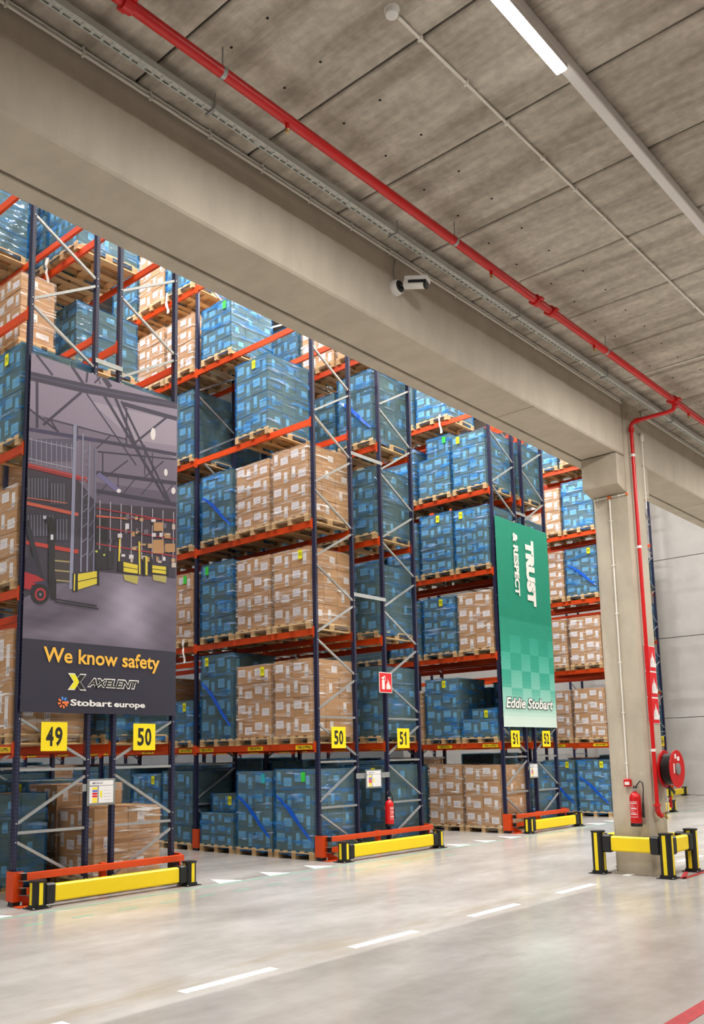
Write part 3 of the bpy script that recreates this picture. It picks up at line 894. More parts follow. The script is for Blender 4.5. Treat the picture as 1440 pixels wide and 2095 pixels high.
# column with chamfered corners, corbels left and right
def chamfered(x0, x1, y0, y1, c):
    return [(x0 + c, y0), (x1 - c, y0), (x1, y0 + c), (x1, y1 - c), (x1 - c, y1), (x0 + c, y1), (x0, y1 - c), (x0, y0 + c)]
colm = struct('column', MB().prism(chamfered(6.95, 7.52, -5.46, -4.84, .05), 0, CEIL), 'concrete_column')
def corbel(x0, x1):
    s = 1 if x1 > x0 else -1
    pts = [(x0, 5.72), (x1, 5.80), (x1, 6.285), (x0, 6.285)]
    mb = MB()
    y0, y1 = -5.40, -4.83
    i = [(p[0], y0, p[1]) for p in pts]
    j = [(p[0], y1, p[1]) for p in pts]
    mb.face(i[::s]); mb.face(j[::-s])
    for k in range(4):
        q = [i[k], j[k], j[(k + 1) % 4], i[(k + 1) % 4]]
        mb.face(q[::s])
    return mb
obj('corbel', corbel(6.95, 6.66), 'concrete_column', colm)
obj('corbel', corbel(7.52, 7.82), 'concrete_column', colm)
for y in (-5.08, -5.337):
    obj('formwork_plug', MB().lathe([(.03, 0), (.03, .004)], (6.948, y, 1.46), 'x', 14), 'concrete_beam', colm)
obj('grout_foot', MB().prism(chamfered(6.93, 7.54, -5.48, -4.82, .05), .0, .012), 'concrete_beam', colm)

# far wall: stacked concrete panels
wallr = struct('wall_right', MB().box(WALLX + .03, WALLX + .3, -20, 18, 0, 18.4), 'joint')
for z0, z1 in ((0, 3.05), (3.06, 6.31), (6.32, 9.58), (9.59, 12.8), (12.81, 18.4)):
    for y0, y1 in ((-20, -8.01), (-8, 3.99), (4, 18)):
        obj('wall_panel', MB().box(WALLX, WALLX + .1, y0 + .006, y1 - .006, z0 + .006, z1 - .006, .01), 'wall_panel', wallr)
# back wall and roof of the rack hall
wb = struct('wall_back', MB().box(-9, WALLX, 17.0, 17.2, 0, 18.4), 'hall_wall')
for k in range(18):
    obj('cladding_rib', MB().box(-8, WALLX, 16.96, 17.0, .4 + k * 1.0, .46 + k * 1.0), 'hall_wall', wb)
wl = struct('wall_left', MB().box(-9.2, -9.0, -20, 17.2, 0, 18.4), 'wall_panel')
wf = struct('wall_front', MB().box(-9.2, WALLX, -20.3, -20.1, 0, 7.5), 'wall_panel')
roof = struct('roof', MB().box(-9, WALLX, -4.6, 17.2, 18.2, 18.4), 'hall_wall')
for k in range(24):
    obj('roof_rib', MB().box(-8, WALLX, -4.4 + k * .9, -4.1 + k * .9, 18.079, 18.2), 'hall_wall', roof)

# ------------------------------------------------------------------ racks
UH = 12.55
UP = MB()
UP.prism([(0, .004), (.004, 0), (.056, 0), (.06, .004), (.06, .03), (.053, .036), (.053, .049), (.06, .055), (.06, .081), (.056, .085), (.004, .085), (0, .081), (0, .055), (.007, .049), (.007, .036), (0, .03)], 0, UH)
UP_ME = UP.mesh('upright', 'upright_dots')
FOOT_ME = MB().box(-.004, .064, -.002, .089, 0, .012).mesh('foot_plate', 'black_plastic')
BOLT_ME = MB().lathe([(.009, -.003), (.009, .006)], (0, 0, 0), 'y', 6).mesh('bolt', 'bolt')
DIAG_LEN = math.hypot(.98, .56)
def brace_mesh(n, ln):
    h = .018
    mb = MB()
    # C-channel: web facing -Y and two flanges
    mb.box(-ln / 2, ln / 2, -.018, -.015, -h, h)
    mb.box(-ln / 2, ln / 2, -.015, .014, h - .003, h)
    mb.box(-ln / 2, ln / 2, -.015, .014, -h, -h + .003)
    return mb.mesh(n, 'galv')
DIAG_ME = brace_mesh('diagonal_brace', DIAG_LEN)
HORZ_ME = brace_mesh('horizontal_brace', .98)
# (outer z, inner z) of every diagonal, and the horizontals
DIAGS = [(.785, .228), (1.02, 1.60), (2.36, 1.82), (2.65, 3.19), (3.89, 3.316), (4.04, 4.604), (5.271, 4.724), (5.454, 6.008), (6.685, 6.131), (6.855, 7.432), (8.128, 7.539), (8.236, 8.81), (9.49, 8.93), (9.64, 10.2), (10.9, 10.33), (11.05, 11.6), (12.3, 11.74)]
HORZ = [.90, 1.70, 2.50, 12.45]
BEAM_ME = MB().box(0, .045, .085, L_BAY, -.115, -.035).box(.0, .03, .085, L_BAY, -.035, 0).mesh('load_beam', 'orange')
CONN_ME = MB().box(-.008, .06, 0, .035, -.165, .035).mesh('beam_connector', 'orange')
STRIP_ME = MB().box(-.0035, -.001, 0, .42, -.105, -.03).mesh('location_label', 'strip_print')


def rack(x0, y0, nb, mirror, label, levels=6, strips=True):
    """One rack row running away from the corridor; x0 = left edge, mirror = aisle on the +X side."""
    t = thing('pallet_rack', label, 'pallet rack', (x0, y0, 0), 'rows of pallet racking')
    for k in range(nb + 1):
        y = k * L_BAY
        fr = link('upright_frame', None, t, (0, y, 0))
        for x in (0, 1.04):
            link('upright', UP_ME, fr, (x, 0, 0))
            if k == 0:
                link('foot_plate', FOOT_ME, fr, (x, 0, 0))
        for zo, zi in DIAGS:
            zl, zr = (zi, zo) if mirror else (zo, zi)
            link('diagonal_brace', DIAG_ME, fr, (.55, .03, (zl + zr) / 2), (0, -math.atan2(zr - zl, .98), 0))
            if k == 0:
                link('bolt', BOLT_ME, fr, (.035, -.001, zl))
                link('bolt', BOLT_ME, fr, (1.065, -.001, zr))
        for z in HORZ:
            link('horizontal_brace', HORZ_ME, fr, (.55, .03, z))
    for k in range(nb):
        for li, z in enumerate(ZS[:levels]):
            for sd in (0, 1):
                b = link('load_beam', BEAM_ME, t, (0 if sd == 0 else 1.1, k * L_BAY, z), scale=(1 if sd == 0 else -1, 1, 1))
                aisle = (sd == 1) == mirror
                link('beam_connector', CONN_ME, b, (0, .05, 0))
                link('beam_connector', CONN_ME, b, (0, L_BAY, 0))
                if li == 0 and strips and aisle:
                    for yy in (.14, 1.42, 2.85):
                        link('location_label', STRIP_ME, b, (0, yy, 0))
    return t


GAPS = {}
RX = {0: 0.0, 1: 1.4546, 2: 5.6994, 3: 7.646, 4: 11.8624, 5: 13.305, 6: 17.5, 7: 18.95, 9: 27.8}
RY = {k: 0.0 for k in RX}
RY[9] = 3.06
RACKS = {}
RACKS[0] = rack(RX[0], 0, 3, False, 'navy and orange pallet rack behind the yellow 49 sign')
RACKS[1] = rack(RX[1], 0, 3, True, 'navy and orange pallet rack behind the left 50 sign')
RACKS[2] = rack(RX[2], 0, 4, False, 'navy and orange pallet rack behind the right 50 sign')
RACKS[3] = rack(RX[3], 0, 3, True, 'navy and orange pallet rack behind the bigger 51 sign')
RACKS[4] = rack(RX[4], 0, 3, False, 'navy and orange pallet rack behind the smaller 51 sign')
RACKS[5] = rack(RX[5], 0, 2, True, 'navy and orange pallet rack behind the 52 sign')
RACKS[6] = rack(RX[6], 0, 2, False, 'navy and orange pallet rack just left of the concrete column')
RACKS[7] = rack(RX[7], 0, 1, True, 'navy and orange pallet rack mostly hidden by the concrete column')
RACKS[9] = rack(RX[9], RY[9], 1, True, 'farthest navy and orange pallet rack, right of the concrete column')
for r, gap, zz in ((0, .3546, (7.64, 10.4)), (2, .8467, (4.84, 7.64, 10.4)), (4, .343, (7.64,)), (6, .35, (7.64,))):
    for z in zz:
        sp = MB().box(1.045, 1.155 + gap, -.020, -.012, -.035, .035).box(1.045, 1.155 + gap, -.012, -.009, .028, .035)
        obj('row_spacer', sp, 'galv', RACKS[r], loc=(0, 0, z))

# ------------------------------------------------------------------ pallet loads
def chamf_unit(c):
    return MB().box(-.5, .5, -.5, .5, 0, 1, c)
CARTON_ME = chamf_unit(.012).mesh('carton', 'carton')
DECK_ME = MB().box(-.5, .5, -.5, .5, 0, 1).mesh('deck_board', 'wood')
BLOCK_ME = MB().box(-.5, .5, -.5, .5, 0, 1).mesh('pallet_block', 'wood_dark')
WIDE_ME = MB().box(-.0015, 0, -.5, .5, -.5, .5).mesh('shipping_label', 'label_wide')
TALL_ME = MB().box(-.0015, 0, -.5, .5, -.5, .5).mesh('shipping_label', 'label_tall')
TAGS = {k: MB().box(-.0025, 0, -.5, .5, -.5, .5).mesh('pallet_tag', m) for k, m in (('y', 'tag_print'), ('g', 'tag_green'), ('t', 'tag_teal'))}


def film_mesh(m, seed):
    rng = random.Random(seed)
    mb = MB()
    nz, ns = 9, 7
    ring = []
    for k in range(4):
        for j in range(ns):
            t = j / ns - .5
            ring.append([(-.5, -t), (t, -.5), (.5, t), (-t, .5)][k])
    prof = []
    idx = []
    for i in range(nz + 1):
        z = i / nz
        band = rng.uniform(-.006, .004)
        row = []
        for j, (x, y) in enumerate(ring):
            corner = j % ns == 0
            d = band + (0 if corner else rng.uniform(-.009, .005))
            s = 1 + 2 * d
            row.append(len(mb.v))
            mb.v.append((x * s, y * s, z + (rng.uniform(-.01, .01) if 0 < i < nz else (rng.uniform(-.03, .0) if i == 0 else 0))))
        idx.append(row)
    n = len(ring)
    for a, b in zip(idx, idx[1:]):
        for j in range(n):
            mb.f.append((a[j], a[(j + 1) % n], b[(j + 1) % n], b[j]))
            mb.mi.append(0)
    # folded-over top margin
    inner = []
    for j, (x, y) in enumerate(ring):
        inner.append(len(mb.v))
        mb.v.append((x * .72, y * .72, 1.0 + rng.uniform(-.004, .012)))
    a = idx[-1]
    for j in range(n):
        mb.f.append((a[j], a[(j + 1) % n], inner[(j + 1) % n], inner[j]))
        mb.mi.append(0)
    return mb.mesh('stretch_film', m, True)


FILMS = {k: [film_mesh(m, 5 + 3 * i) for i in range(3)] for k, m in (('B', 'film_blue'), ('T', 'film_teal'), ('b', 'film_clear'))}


def rope_mesh():
    mb = MB()
    n = 12
    rr = random.Random(3)
    for i in range(n):
        pass
    top, bot = [], []
    for i in range(n + 1):
        t = i / n
        y = -.5 + t
        z = .5 - t + .05 * math.sin(t * 5)
        wd = .012 + .045 * abs(math.sin(t * 3.0 + .1)) + .02 * rr.random()
        off = -.012 - .012 * rr.random()
        top.append((off, y, z + wd))
        bot.append((off - .01, y, z - wd))
    for i in range(n):
        mb.face([top[i], top[i + 1], bot[i + 1], bot[i]])
    return mb.mesh('film_rope', 'rope', True)


ROPE_ME = rope_mesh()


def scrap_mesh(seed):
    rr = random.Random(seed)
    mb = MB()
    pa = None
    for i in range(9):
        t = i / 8
        wd = .035 + .03 * rr.random() + (.03 if t > .8 else 0)
        x = -.02 + .02 * rr.random()
        c = .03 * math.sin(t * 5)
        q = ((x, c - wd / 2, -t), (x - .03 * rr.random(), c + wd / 2, -t))
        if pa:
            mb.face([pa[0], pa[1], q[1], q[0]])
        pa = q
    return mb.mesh('film_tail', 'scrap', True)


SCRAPS = [scrap_mesh(1), scrap_mesh(5)]
ORD = ['first', 'second', 'third', 'fourth', 'fifth', 'sixth', 'seventh', 'eighth', 'ninth', 'tenth', 'eleventh', 'twelfth']
LVL = ['floor', 'first level', 'second level', 'third level', 'fourth level', 'fifth level', 'top level']
nfilm = [0]


def load(r, b, lv, p, style, h, opt='', x0=None, x1=None, y0=None, y1=None, ny=2, nx=3, nl=4, detail=2):
    """One wrapped pallet load. style b brown cartons in clear film, B / T blue film."""
    X0 = RX[r] - .05 if x0 is None else RX[r] + x0
    X1 = RX[r] + 1.15 if x1 is None else RX[r] + x1
    py = (.115, 1.155, 2.235)[p]
    Y0 = RY[r] + b * L_BAY + (py if y0 is None else y0)
    Y1 = Y0 + (.97 if y1 is None else y1)
    z = (.003 if lv == 0 else ZS[lv - 1] + .001)
    cx, cy = (X0 + X1) / 2, (Y0 + Y1) / 2
    wx, wy = X1 - X0, Y1 - Y0
    rs = random.Random(r * 1000 + b * 100 + lv * 10 + p)
    tg = ' with yellow tag' if 'y' in opt else ' with green tag' if 'g' in opt else ''
    short = {0: 'leftmost rack', 1: 'second rack from left', 2: 'third rack from left', 3: 'extinguisher rack', 4: 'fifth rack from left', 5: 'sixth rack from left', 6: 'rack left of column', 7: 'rack behind column', 9: 'farthest rack'}[r]
    lab = '%s%s, %s of %s, %s from front' % ('brown carton pallet' if style == 'b' else 'blue-wrapped pallet', tg, LVL[lv], short, ORD[b * 3 + p])
    t = thing('pallet_load', lab, 'pallet load', (cx, cy, z), 'wrapped pallet loads in the racks')
    # pallet
    bw = .1
    ys = (-wy / 2 + bw / 2, 0, wy / 2 - bw / 2)
    bxs = (-wx / 2 + .07, 0, wx / 2 - .07)
    for y in ys:
        link('runner_board', DECK_ME, t, (0, y, 0), scale=(wx, bw, .022))
        for x in (bxs if detail else bxs[:1]):
            link('pallet_block', BLOCK_ME, t, (x, y, .022), scale=(.14, bw, .078))
    for x in (bxs if detail else bxs[:1]):
        link('stringer_board', DECK_ME, t, (x, 0, .1), scale=(.14, wy, .02))
    nd = 5
    for k in range(nd):
        link('deck_board', DECK_ME, t, (0, -wy / 2 + .06 + k * (wy - .12) / (nd - 1), .12), scale=(wx, .115, .022))
    # carton tiers: (width fraction in y, in x, bottom, top, layers)
    zb = .143
    tiers = [(1, 1, 0, 0, zb, h, nl)]
    if '2' in opt:
        tiers = [(1, 1, 0, 0, zb, zb + (h - zb) * .62, max(1, nl - 1)), (.74, .8, -.06, .02, zb + (h - zb) * .62 + .004, h, 1)]
    dx, dy = wx - .05, wy - .03
    for ti, (fy, fx, oy, ox, za, zc, n) in enumerate(tiers):
        cw, cdp = dy * fy / ny, dx * fx / nx
        ch = (zc - za) / n
        shift = 0
        for k in range(n):
            zk = za + k * ch
            tight = 1 if style == 'b' else .6
            for i in range(nx):
                for j in range(ny):
                    if nx > 2 and ny > 2 and 0 < i < nx - 1 and 0 < j < ny - 1 and k < n - 1:
                        continue
                    jx, jy = rs.uniform(-.006, .004) * tight, rs.uniform(-.004, .004) * tight
                    X = ox - dx * fx / 2 + (i + .5) * cdp + jx
                    Y = oy - dy * fy / 2 + (j + .5) * cw + jy
                    c = link('carton', CARTON_ME, t, (X, Y, zk), scale=(cdp - .005, cw - .005, ch - .003))
                    if detail < 1:
                        continue
                    W, D, H = cw - .005, cdp - .005, ch - .003
                    flip = (j + k + p) % 2 == 0 and rs.random() < .5
                    inv = lambda s: (1.0, s[1] / W, s[2] / H)
                    # labels on the aisle face (-X), in the carton's unit space
                    if i == 0:
                        a, b2 = ((-.22, .62), (.26, .40)) if not flip else ((.18, .38), (-.3, .58))
                        # y grows away from the camera: photo-left is +Y
                        link('shipping_label', WIDE_ME, c, (-.503, -a[0], a[1]), scale=(1.5, .42, .42))
                        link('shipping_label', TALL_ME, c, (-.503, -b2[0], b2[1]), scale=(1.5, .2, .62))
                    if j == 0 and detail > 1 and (i + k) % 3 != 2:
                        link('shipping_label', TALL_ME if (i + k) % 2 else WIDE_ME, c, (-.12 if (i + k) % 2 else .16, -.503, .5), (0, 0, PI / 2), (1.5, .22 if (i + k) % 2 else .38, .5 if (i + k) % 2 else .34))
        # film around this tier
        st = style if style != 'B' or rs.random() < .8 else 'T'
        nfilm[0] += 1
        fz0 = .085 if ti == 0 else za - .01
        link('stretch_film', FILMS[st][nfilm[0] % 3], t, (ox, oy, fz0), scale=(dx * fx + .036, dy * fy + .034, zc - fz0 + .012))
    fx0 = -dx / 2 - .022
    top_f = tiers[-1]
    for ch_, dyo in (('y', -.14), ('g', -.2), ('t', -.2)):
        if ch_ in opt:
            yy = top_f[2] + (-.08 if 'c' in opt else (.3 if 'l' in opt else -.28)) * dy * top_f[0]
            link('pallet_tag', TAGS[ch_], t, (top_f[3] - dx * top_f[1] / 2 - .022, yy, h - .13), scale=(1, .1, .17))
    if 's' in opt:
        link('film_rope', ROPE_ME, t, (fx0, -.02, zb + (h - zb) * .42), scale=(1, -.92 * dy, (h - zb) * .5))
    if 'w' in opt:
        link('film_tail', SCRAPS[r % 2], t, (fx0 - .03, wy * .38, .16), scale=(1, 1, .5))
    if 'W' in opt:
        link('film_tail', SCRAPS[(r + 1) % 2], t, (fx0 - .03, -wy * .3, .16), scale=(1, .8, .5))
    if 'D' in opt:
        td = fit_text(text_mesh('TD', .1, 'ink'), .075, .06)
        cw = dy / ny
        ch = (h - zb) / nl
        for k in range(nl):
            for j in range(ny):
                link('label_print', td, t, (fx0 - .004, -dy / 2 + (j + .5) * cw + .2 * cw + .03, zb + k * ch + .42 * ch), SIDE)
    return t

# which load stands where: (rack, bay, level, place) -> style, height, options
LOADS = [
    # rack 2 (right of the first aisle), first bay
    (2, 0, 0, 0, 'B', 1.57, 'gs'), (2, 0, 0, 1, 'B', 1.54, 'tsD'), (2, 0, 0, 2, 'B', 1.11, '2y'),
    (2, 0, 1, 0, 'b', 1.53, ''), (2, 0, 1, 1, 'b', 1.51, 'y'), (2, 0, 1, 2, 'T', 1.82, 'yls'),
    (2, 0, 2, 0, 'b', 1.53, 'y'), (2, 0, 2, 1, 'b', 1.55, ''), (2, 0, 2, 2, 'B', 1.63, 'gl'),
    (2, 0, 3, 0, 'b', 1.50, ''), (2, 0, 3, 1, 'b', 1.45, ''), (2, 0, 3, 2, 'B', 1.50, 's'),
    (2, 0, 4, 1, 'B', 1.66, 'yc'), (2, 0, 5, 2, 'B', 1.27, 'g'),
    (2, 1, 0, 0, 'T', 1.55, ''), (2, 1, 0, 1, 'B', 1.5, 'y'), (2, 1, 1, 0, 'B', .95, 'y'), (2, 1, 1, 1, 'b', 1.5, ''),
    (2, 1, 2, 0, 'b', 1.55, 'gW'), (2, 1, 2, 1, 'B', 1.5, ''), (2, 1, 3, 0, 'B', 1.5, ''), (2, 1, 3, 1, 'T', 1.5, ''),
    (2, 1, 4, 0, 'T', 1.6, ''), (2, 1, 4, 1, 'T', 1.5, ''), (2, 1, 5, 0, 'b', 1.35, ''), (2, 1, 5, 1, 'b', 1.4, ''),
    (2, 1, 6, 0, 'B', 1.5, 'w'), (2, 1, 6, 1, 'b', 1.5, ''), (2, 1, 5, 2, 'b', 1.4, ''), (2, 1, 4, 2, 'B', 1.5, ''),
    (2, 1, 6, 2, 'T', 1.5, ''),
    # rack 4 (smaller 51)
    (4, 0, 0, 0, 'b', 1.52, ''), (4, 0, 0, 1, 'b', 1.54, ''), (4, 0, 0, 2, 'T', 1.5, ''),
    (4, 0, 1, 0, 'B', .80, '2yc'), (4, 0, 1, 1, 'B', 1.56, 'yc'), (4, 0, 1, 2, 'b', 1.3, ''),
    (4, 0, 2, 0, 'b', 1.50, ''), (4, 0, 2, 1, 'B', 1.50, 'yc'), (4, 0, 2, 2, 'B', 1.5, ''),
    (4, 0, 3, 0, 'B', 1.56, 'yl'), (4, 0, 3, 1, 'B', 1.60, 'yc'), (4, 0, 3, 2, 'B', 1.5, ''),
    (4, 0, 4, 0, 'B', 1.50, 'yl'), (4, 0, 4, 1, 'B', 1.68, '2g'), (4, 0, 4, 2, 'B', 1.5, ''),
    (4, 0, 5, 1, 'B', 1.5, 'W'), (4, 0, 5, 2, 'B', 1.5, ''),
    # rack 6 (left of the column)
    (6, 0, 0, 0, 'B', 1.55, 'ys'), (6, 0, 0, 1, 'B', 1.55, 'ys'), (6, 0, 1, 0, 'b', 1.52, ''), (6, 0, 1, 1, 'b', 1.5, ''),
    (6, 0, 2, 0, 'b', 1.5, ''), (6, 0, 2, 1, 'b', 1.5, ''), (6, 0, 3, 0, 'B', 1.5, 'ys'), (6, 0, 3, 1, 'b', 1.5, ''),
    (6, 0, 4, 0, 'B', 1.55, ''), (6, 0, 4, 1, 'b', 1.45, ''), (6, 0, 5, 0, 'b', 1.4, ''), (6, 0, 5, 1, 'B', 1.5, ''),
    (6, 0, 0, 2, 'T', 1.5, ''), (6, 0, 1, 2, 'b', 1.5, ''),
    # rack 0 (49), seen at the left edge and through its end frame
    (0, 0, 0, 1, 'T', 1.35, ''), (0, 0, 1, 0, 'b', 1.53, ''), (0, 0, 1, 1, 'b', 1.5, ''), (0, 0, 2, 0, 'b', 1.45, ''), (0, 0, 2, 1, 'b', 1.5, ''),
    (0, 0, 3, 0, 'B', 1.47, 'yc'), (0, 0, 5, 2, 'T', 1.5, ''), (0, 1, 5, 0, 'T', 1.5, ''), (0, 0, 0, 2, 'T', 1.2, ''),
    # rack 1 (left 50) through its end frame
    (1, 0, 1, 0, 'B', 1.5, ''), (1, 0, 2, 0, 'B', 1.5, ''), (1, 0, 3, 0, 'B', 1.42, ''), (1, 0, 3, 1, 'T', 1.5, ''),
    (1, 0, 0, 1, 'b', 1.45, ''), (1, 0, 0, 2, 'B', 1.5, 'y'), (1, 0, 4, 1, 'T', 1.1, ''), (1, 0, 4, 2, 'B', 1.3, ''), (1, 0, 5, 1, 'B', 1.4, 'w'), (1, 0, 5, 2, 'B', 1.4, ''),
    # rack 3 (bigger 51)
    (3, 0, 0, 0, 'T', 1.6, 'y'), (3, 0, 1, 0, 'T', 1.5, ''), (3, 0, 2, 0, 'T', 1.5, ''), (3, 0, 3, 0, 'T', 1.5, ''), (3, 0, 4, 0, 'T', 1.62, 's'),
    (3, 0, 0, 1, 'B', 1.6, ''), (3, 0, 3, 1, 'T', 1.5, ''), (3, 0, 4, 1, 'T', 1.4, ''), (3, 0, 4, 2, 'B', 1.4, ''), (3, 0, 5, 1, 'b', 1.4, ''), (3, 0, 5, 2, 'T', 1.4, ''), (3, 0, 5, 0, 'b', 1.4, ''),
    # rack 5 (52)
    (5, 0, 0, 0, 'B', 1.5, ''), (5, 0, 1, 0, 'B', 1.5, ''), (5, 0, 2, 0, 'B', 1.5, ''), (5, 0, 3, 0, 'B', 1.5, ''), (5, 0, 4, 0, 'B', 1.5, ''),
    # farthest rack
    (9, 0, 1, 0, 'B', 1.5, ''), (9, 0, 2, 0, 'B', 1.5, ''), (9, 0, 3, 0, 'B', 1.5, ''), (9, 0, 4, 0, 'B', 1.4, ''),
]
for (r, b, lv, p, st, h, op) in LOADS:
    kw = {}
    if r in (0, 1, 3, 5, 9):
        kw['detail'] = 2
    if b > 0 or p == 2 and r not in (2,):
        kw['detail'] = 1
        kw['nx'] = 2
    if r == 9:
        kw['nx'] = 2
    if (r, b, lv, p) == (0, 0, 1, 0) or h < 1.0:
        kw['nl'] = 2
    if (r, lv) in ((6, 0), (6, 3)) or (r, lv, p) in ((4, 3, 0), (4, 2, 1), (4, 3, 1)):
        kw['nl'] = 5
    if style_ny := {(4, 0, 3, 0): 3, (2, 0, 4, 1): 2}.get((r, b, lv, p)):
        kw['ny'] = style_ny
    if (r, b, lv, p) == (1, 0, 0, 1):
        kw.update(y0=1.38, y1=.82)
    load(r, b, lv, p, st, h, op, **kw)
# loads deeper in the rows, glimpsed in the gaps
BACK = [(1, 1, l, 0) for l in range(6)] + [(3, 0, 1, 1), (3, 0, 1, 2), (3, 0, 2, 1), (3, 0, 2, 2), (3, 0, 0, 2)] + [(3, 1, l, 0) for l in range(6)]
BACK += [(2, 2, l, q) for l in range(4) for q in (0, 1)] + [(4, 1, l, q) for l in range(5) for q in (0, 1)] + [(5, 0, l, 1) for l in range(5)]
BACK += [(0, 1, 0, 0), (0, 1, 1, 0), (0, 0, 1, 2), (6, 1, 0, 0), (6, 1, 1, 0), (7, 0, 0, 0), (7, 0, 1, 0), (7, 0, 2, 0), (7, 0, 0, 1), (2, 1, 0, 2), (2, 3, 0, 0), (2, 3, 0, 1), (2, 3, 1, 0), (1, 2, 0, 0), (1, 2, 0, 1), (1, 2, 1, 0), (3, 1, 0, 1), (3, 1, 0, 2), (5, 1, 0, 0), (1, 1, 0, 1), (1, 1, 0, 2), (0, 1, 0, 1)]
for i, (r, b, lv, p) in enumerate(BACK):
    load(r, b, lv, p, 'TTBbT'[i % 5], 1.4 + .06 * (i % 4) + (.2 if lv == 0 else 0), '', nx=1, nl=3 + i % 2, detail=0)
# the shorter brown load set back in rack 1 at the floor, and the narrow one high up in rack 0
load(1, 0, 0, 0, 'b', 1.12, '', y0=.36, nl=3, nx=2)
load(0, 0, 4, 1, 'b', 1.22, '', x0=.46, x1=1.08, y0=1.18, y1=.97, nx=1, nl=4)

# ------------------------------------------------------------------ orange end guards
def end_guard(x0, x1, label, mid):
    t = thing('rack_end_guard', label, 'rack guard', (x0, 0, 0), 'orange guards across the rack ends')
    wd = x1 - x0
    sh = MB().box(-.03, -.022, -.10, .085, .06, .43).box(-.022, .10, -.10, -.092, .06, .43)
    obj('corner_shoe', sh, 'orange', t)
    obj('shoe_foot', MB().box(-.028, .07, -.09, -.006, 0, .06), 'black_plastic', t)
    gus = MB()
    a, b, c = (.0, -.104, .09), (.30, -.30, .004), (.0, -.104, .004)
    gus.box(-.03, .26, -.26, -.104, .002, .014)
    gus.face([(.09, -.106, .16), (.26, -.25, .014), (.09, -.106, .014)])
    gus.face([(.09, -.106, .014), (.26, -.25, .014), (.09, -.106, .16)])
    obj('shoe_gusset', gus, 'orange', t)
    for z in (.325, .145):
        # C-section rail, open toward the rack
        rb = MB().box(.10, wd + .03, -.20, -.192, z, z + .085).box(.10, wd + .03, -.192, -.12, z + .079, z + .085).box(.10, wd + .03, -.192, -.12, z, z + .006)
        rl = obj('guard_rail', rb, 'orange', t)
        obj('rail_end', MB().box(.06, .10, -.185, -.125, z + .004, z + .081), 'dark_end', rl)
        obj('rail_clip', MB().box(.03, .105, -.195, -.11, z + .0855, z + .089).box(.03, .105, -.195, -.11, z - .003, z - .0005), 'galv', rl)
    for x in (mid, ):
        obj('guard_post', MB().box(x - .04, x + .04, -.115, -.035, 0, .42), 'orange', t)
    obj('guard_post', MB().box(wd + .006, wd + .034, -.118, .08, .0, .43), 'orange', t)
    obj('post_foot', MB().box(wd - .10, wd - .01, -.11, -.008, .0, .30), 'dark_end', t)
    return t


end_guard(0, 2.555, 'orange double-rail end guard below the 49 and 50 signs at left', 1.28)
end_guard(5.6994, 8.746, 'orange double-rail end guard below the right 50 and bigger 51 signs', 1.50)
end_guard(11.8624, 14.405, 'orange double-rail end guard below the green banner', 1.27)
for (x, y, lb) in ((5.6994, L_BAY, 'orange upright protector on the aisle, one bay behind the right 50 sign'),
                   (27.8 + 1.14, RY[9], 'orange upright protector on the farthest rack by the wall')):
    t = thing('upright_protector', lb, 'rack guard', (x, y, 0))
    sh = MB().box(-.03, -.022, -.10, .085, .05, .42).box(-.022, .10, -.10, -.092, .05, .42)
    obj('shoe', sh, 'orange', t)
    obj('shoe_foot', MB().box(-.028, .07, -.09, -.006, 0, .05), 'black_plastic', t)

# ------------------------------------------------------------------ yellow barriers
def octo(r, n=20, k=.82):
    """rounded-square outline"""
    out = []
    for j in range(n):
        a = 2 * PI * j / n
        e = (abs(math.cos(a)) ** 3.4 + abs(math.sin(a)) ** 3.4) ** (-1 / 3.4)
        out.append((r * e * math.cos(a), r * e * math.sin(a)))
    return out


def post(parent, x, y, h):
    p = obj('barrier_post', MB().prism(octo(.086), .03, h - .02), 'black_plastic', parent, loc=(x, y, 0))
    obj('post_cap', MB().prism(octo(.095), h - .02, h), 'black_plastic', p)
    obj('post_collar', MB().prism(octo(.10), .012, .045), 'black_plastic', p)
    obj('base_plate', MB().box(-.125, .125, -.125, .125, 0, .012), 'black_plastic', p)
    for sx, sy in ((-1, 0), (1, 0), (0, -1), (0, 1)):
        a = MB()
        if sx:
            a.box(sx * .0885 - .0015, sx * .0885 + .0015, -.026, .026, .05, h - .025)
        else:
            a.box(-.026, .026, sy * .0885 - .0015, sy * .0885 + .0015, .05, h - .025)
        obj('reflective_strip', a, 'yellow_strip', p)
    for sx in (-1, 1):
        for sy in (-1, 1):
            obj('anchor_bolt', MB().lathe([(.012, .012), (.012, .022)], (sx * .105, sy * .105, 0), n=8), 'bolt', p)
    return p


def railbeam(parent, a, b, z0, z1, t=.05):
    """yellow beam between post centres a and b (axis aligned) with a black sleeve at each end"""
    (xa, ya), (xb, yb) = a, b
    al = abs(xb - xa) > abs(yb - ya)
    g = .20
    if al:
        r = obj('barrier_rail', MB().box(xa + g, xb - g, ya - t, ya + t, z0, z1, .018), 'yellow_rail', parent)
        for s, x in ((1, xa), (-1, xb)):
            u, v = sorted((x + s * .075, x + s * .225))
            obj('rail_sleeve', MB().box(u, v, ya - t - .018, ya + t + .018, z0 - .02, z1 + .02, .022), 'black_plastic', r)
    else:
        r = obj('barrier_rail', MB().box(xa - t, xa + t, ya + g, yb - g, z0, z1, .018), 'yellow_rail', parent)
        for s, y in ((1, ya), (-1, yb)):
            u, v = sorted((y + s * .075, y + s * .225))
            obj('rail_sleeve', MB().box(xa - t - .018, xa + t + .018, u, v, z0 - .02, z1 + .02, .022), 'black_plastic', r)


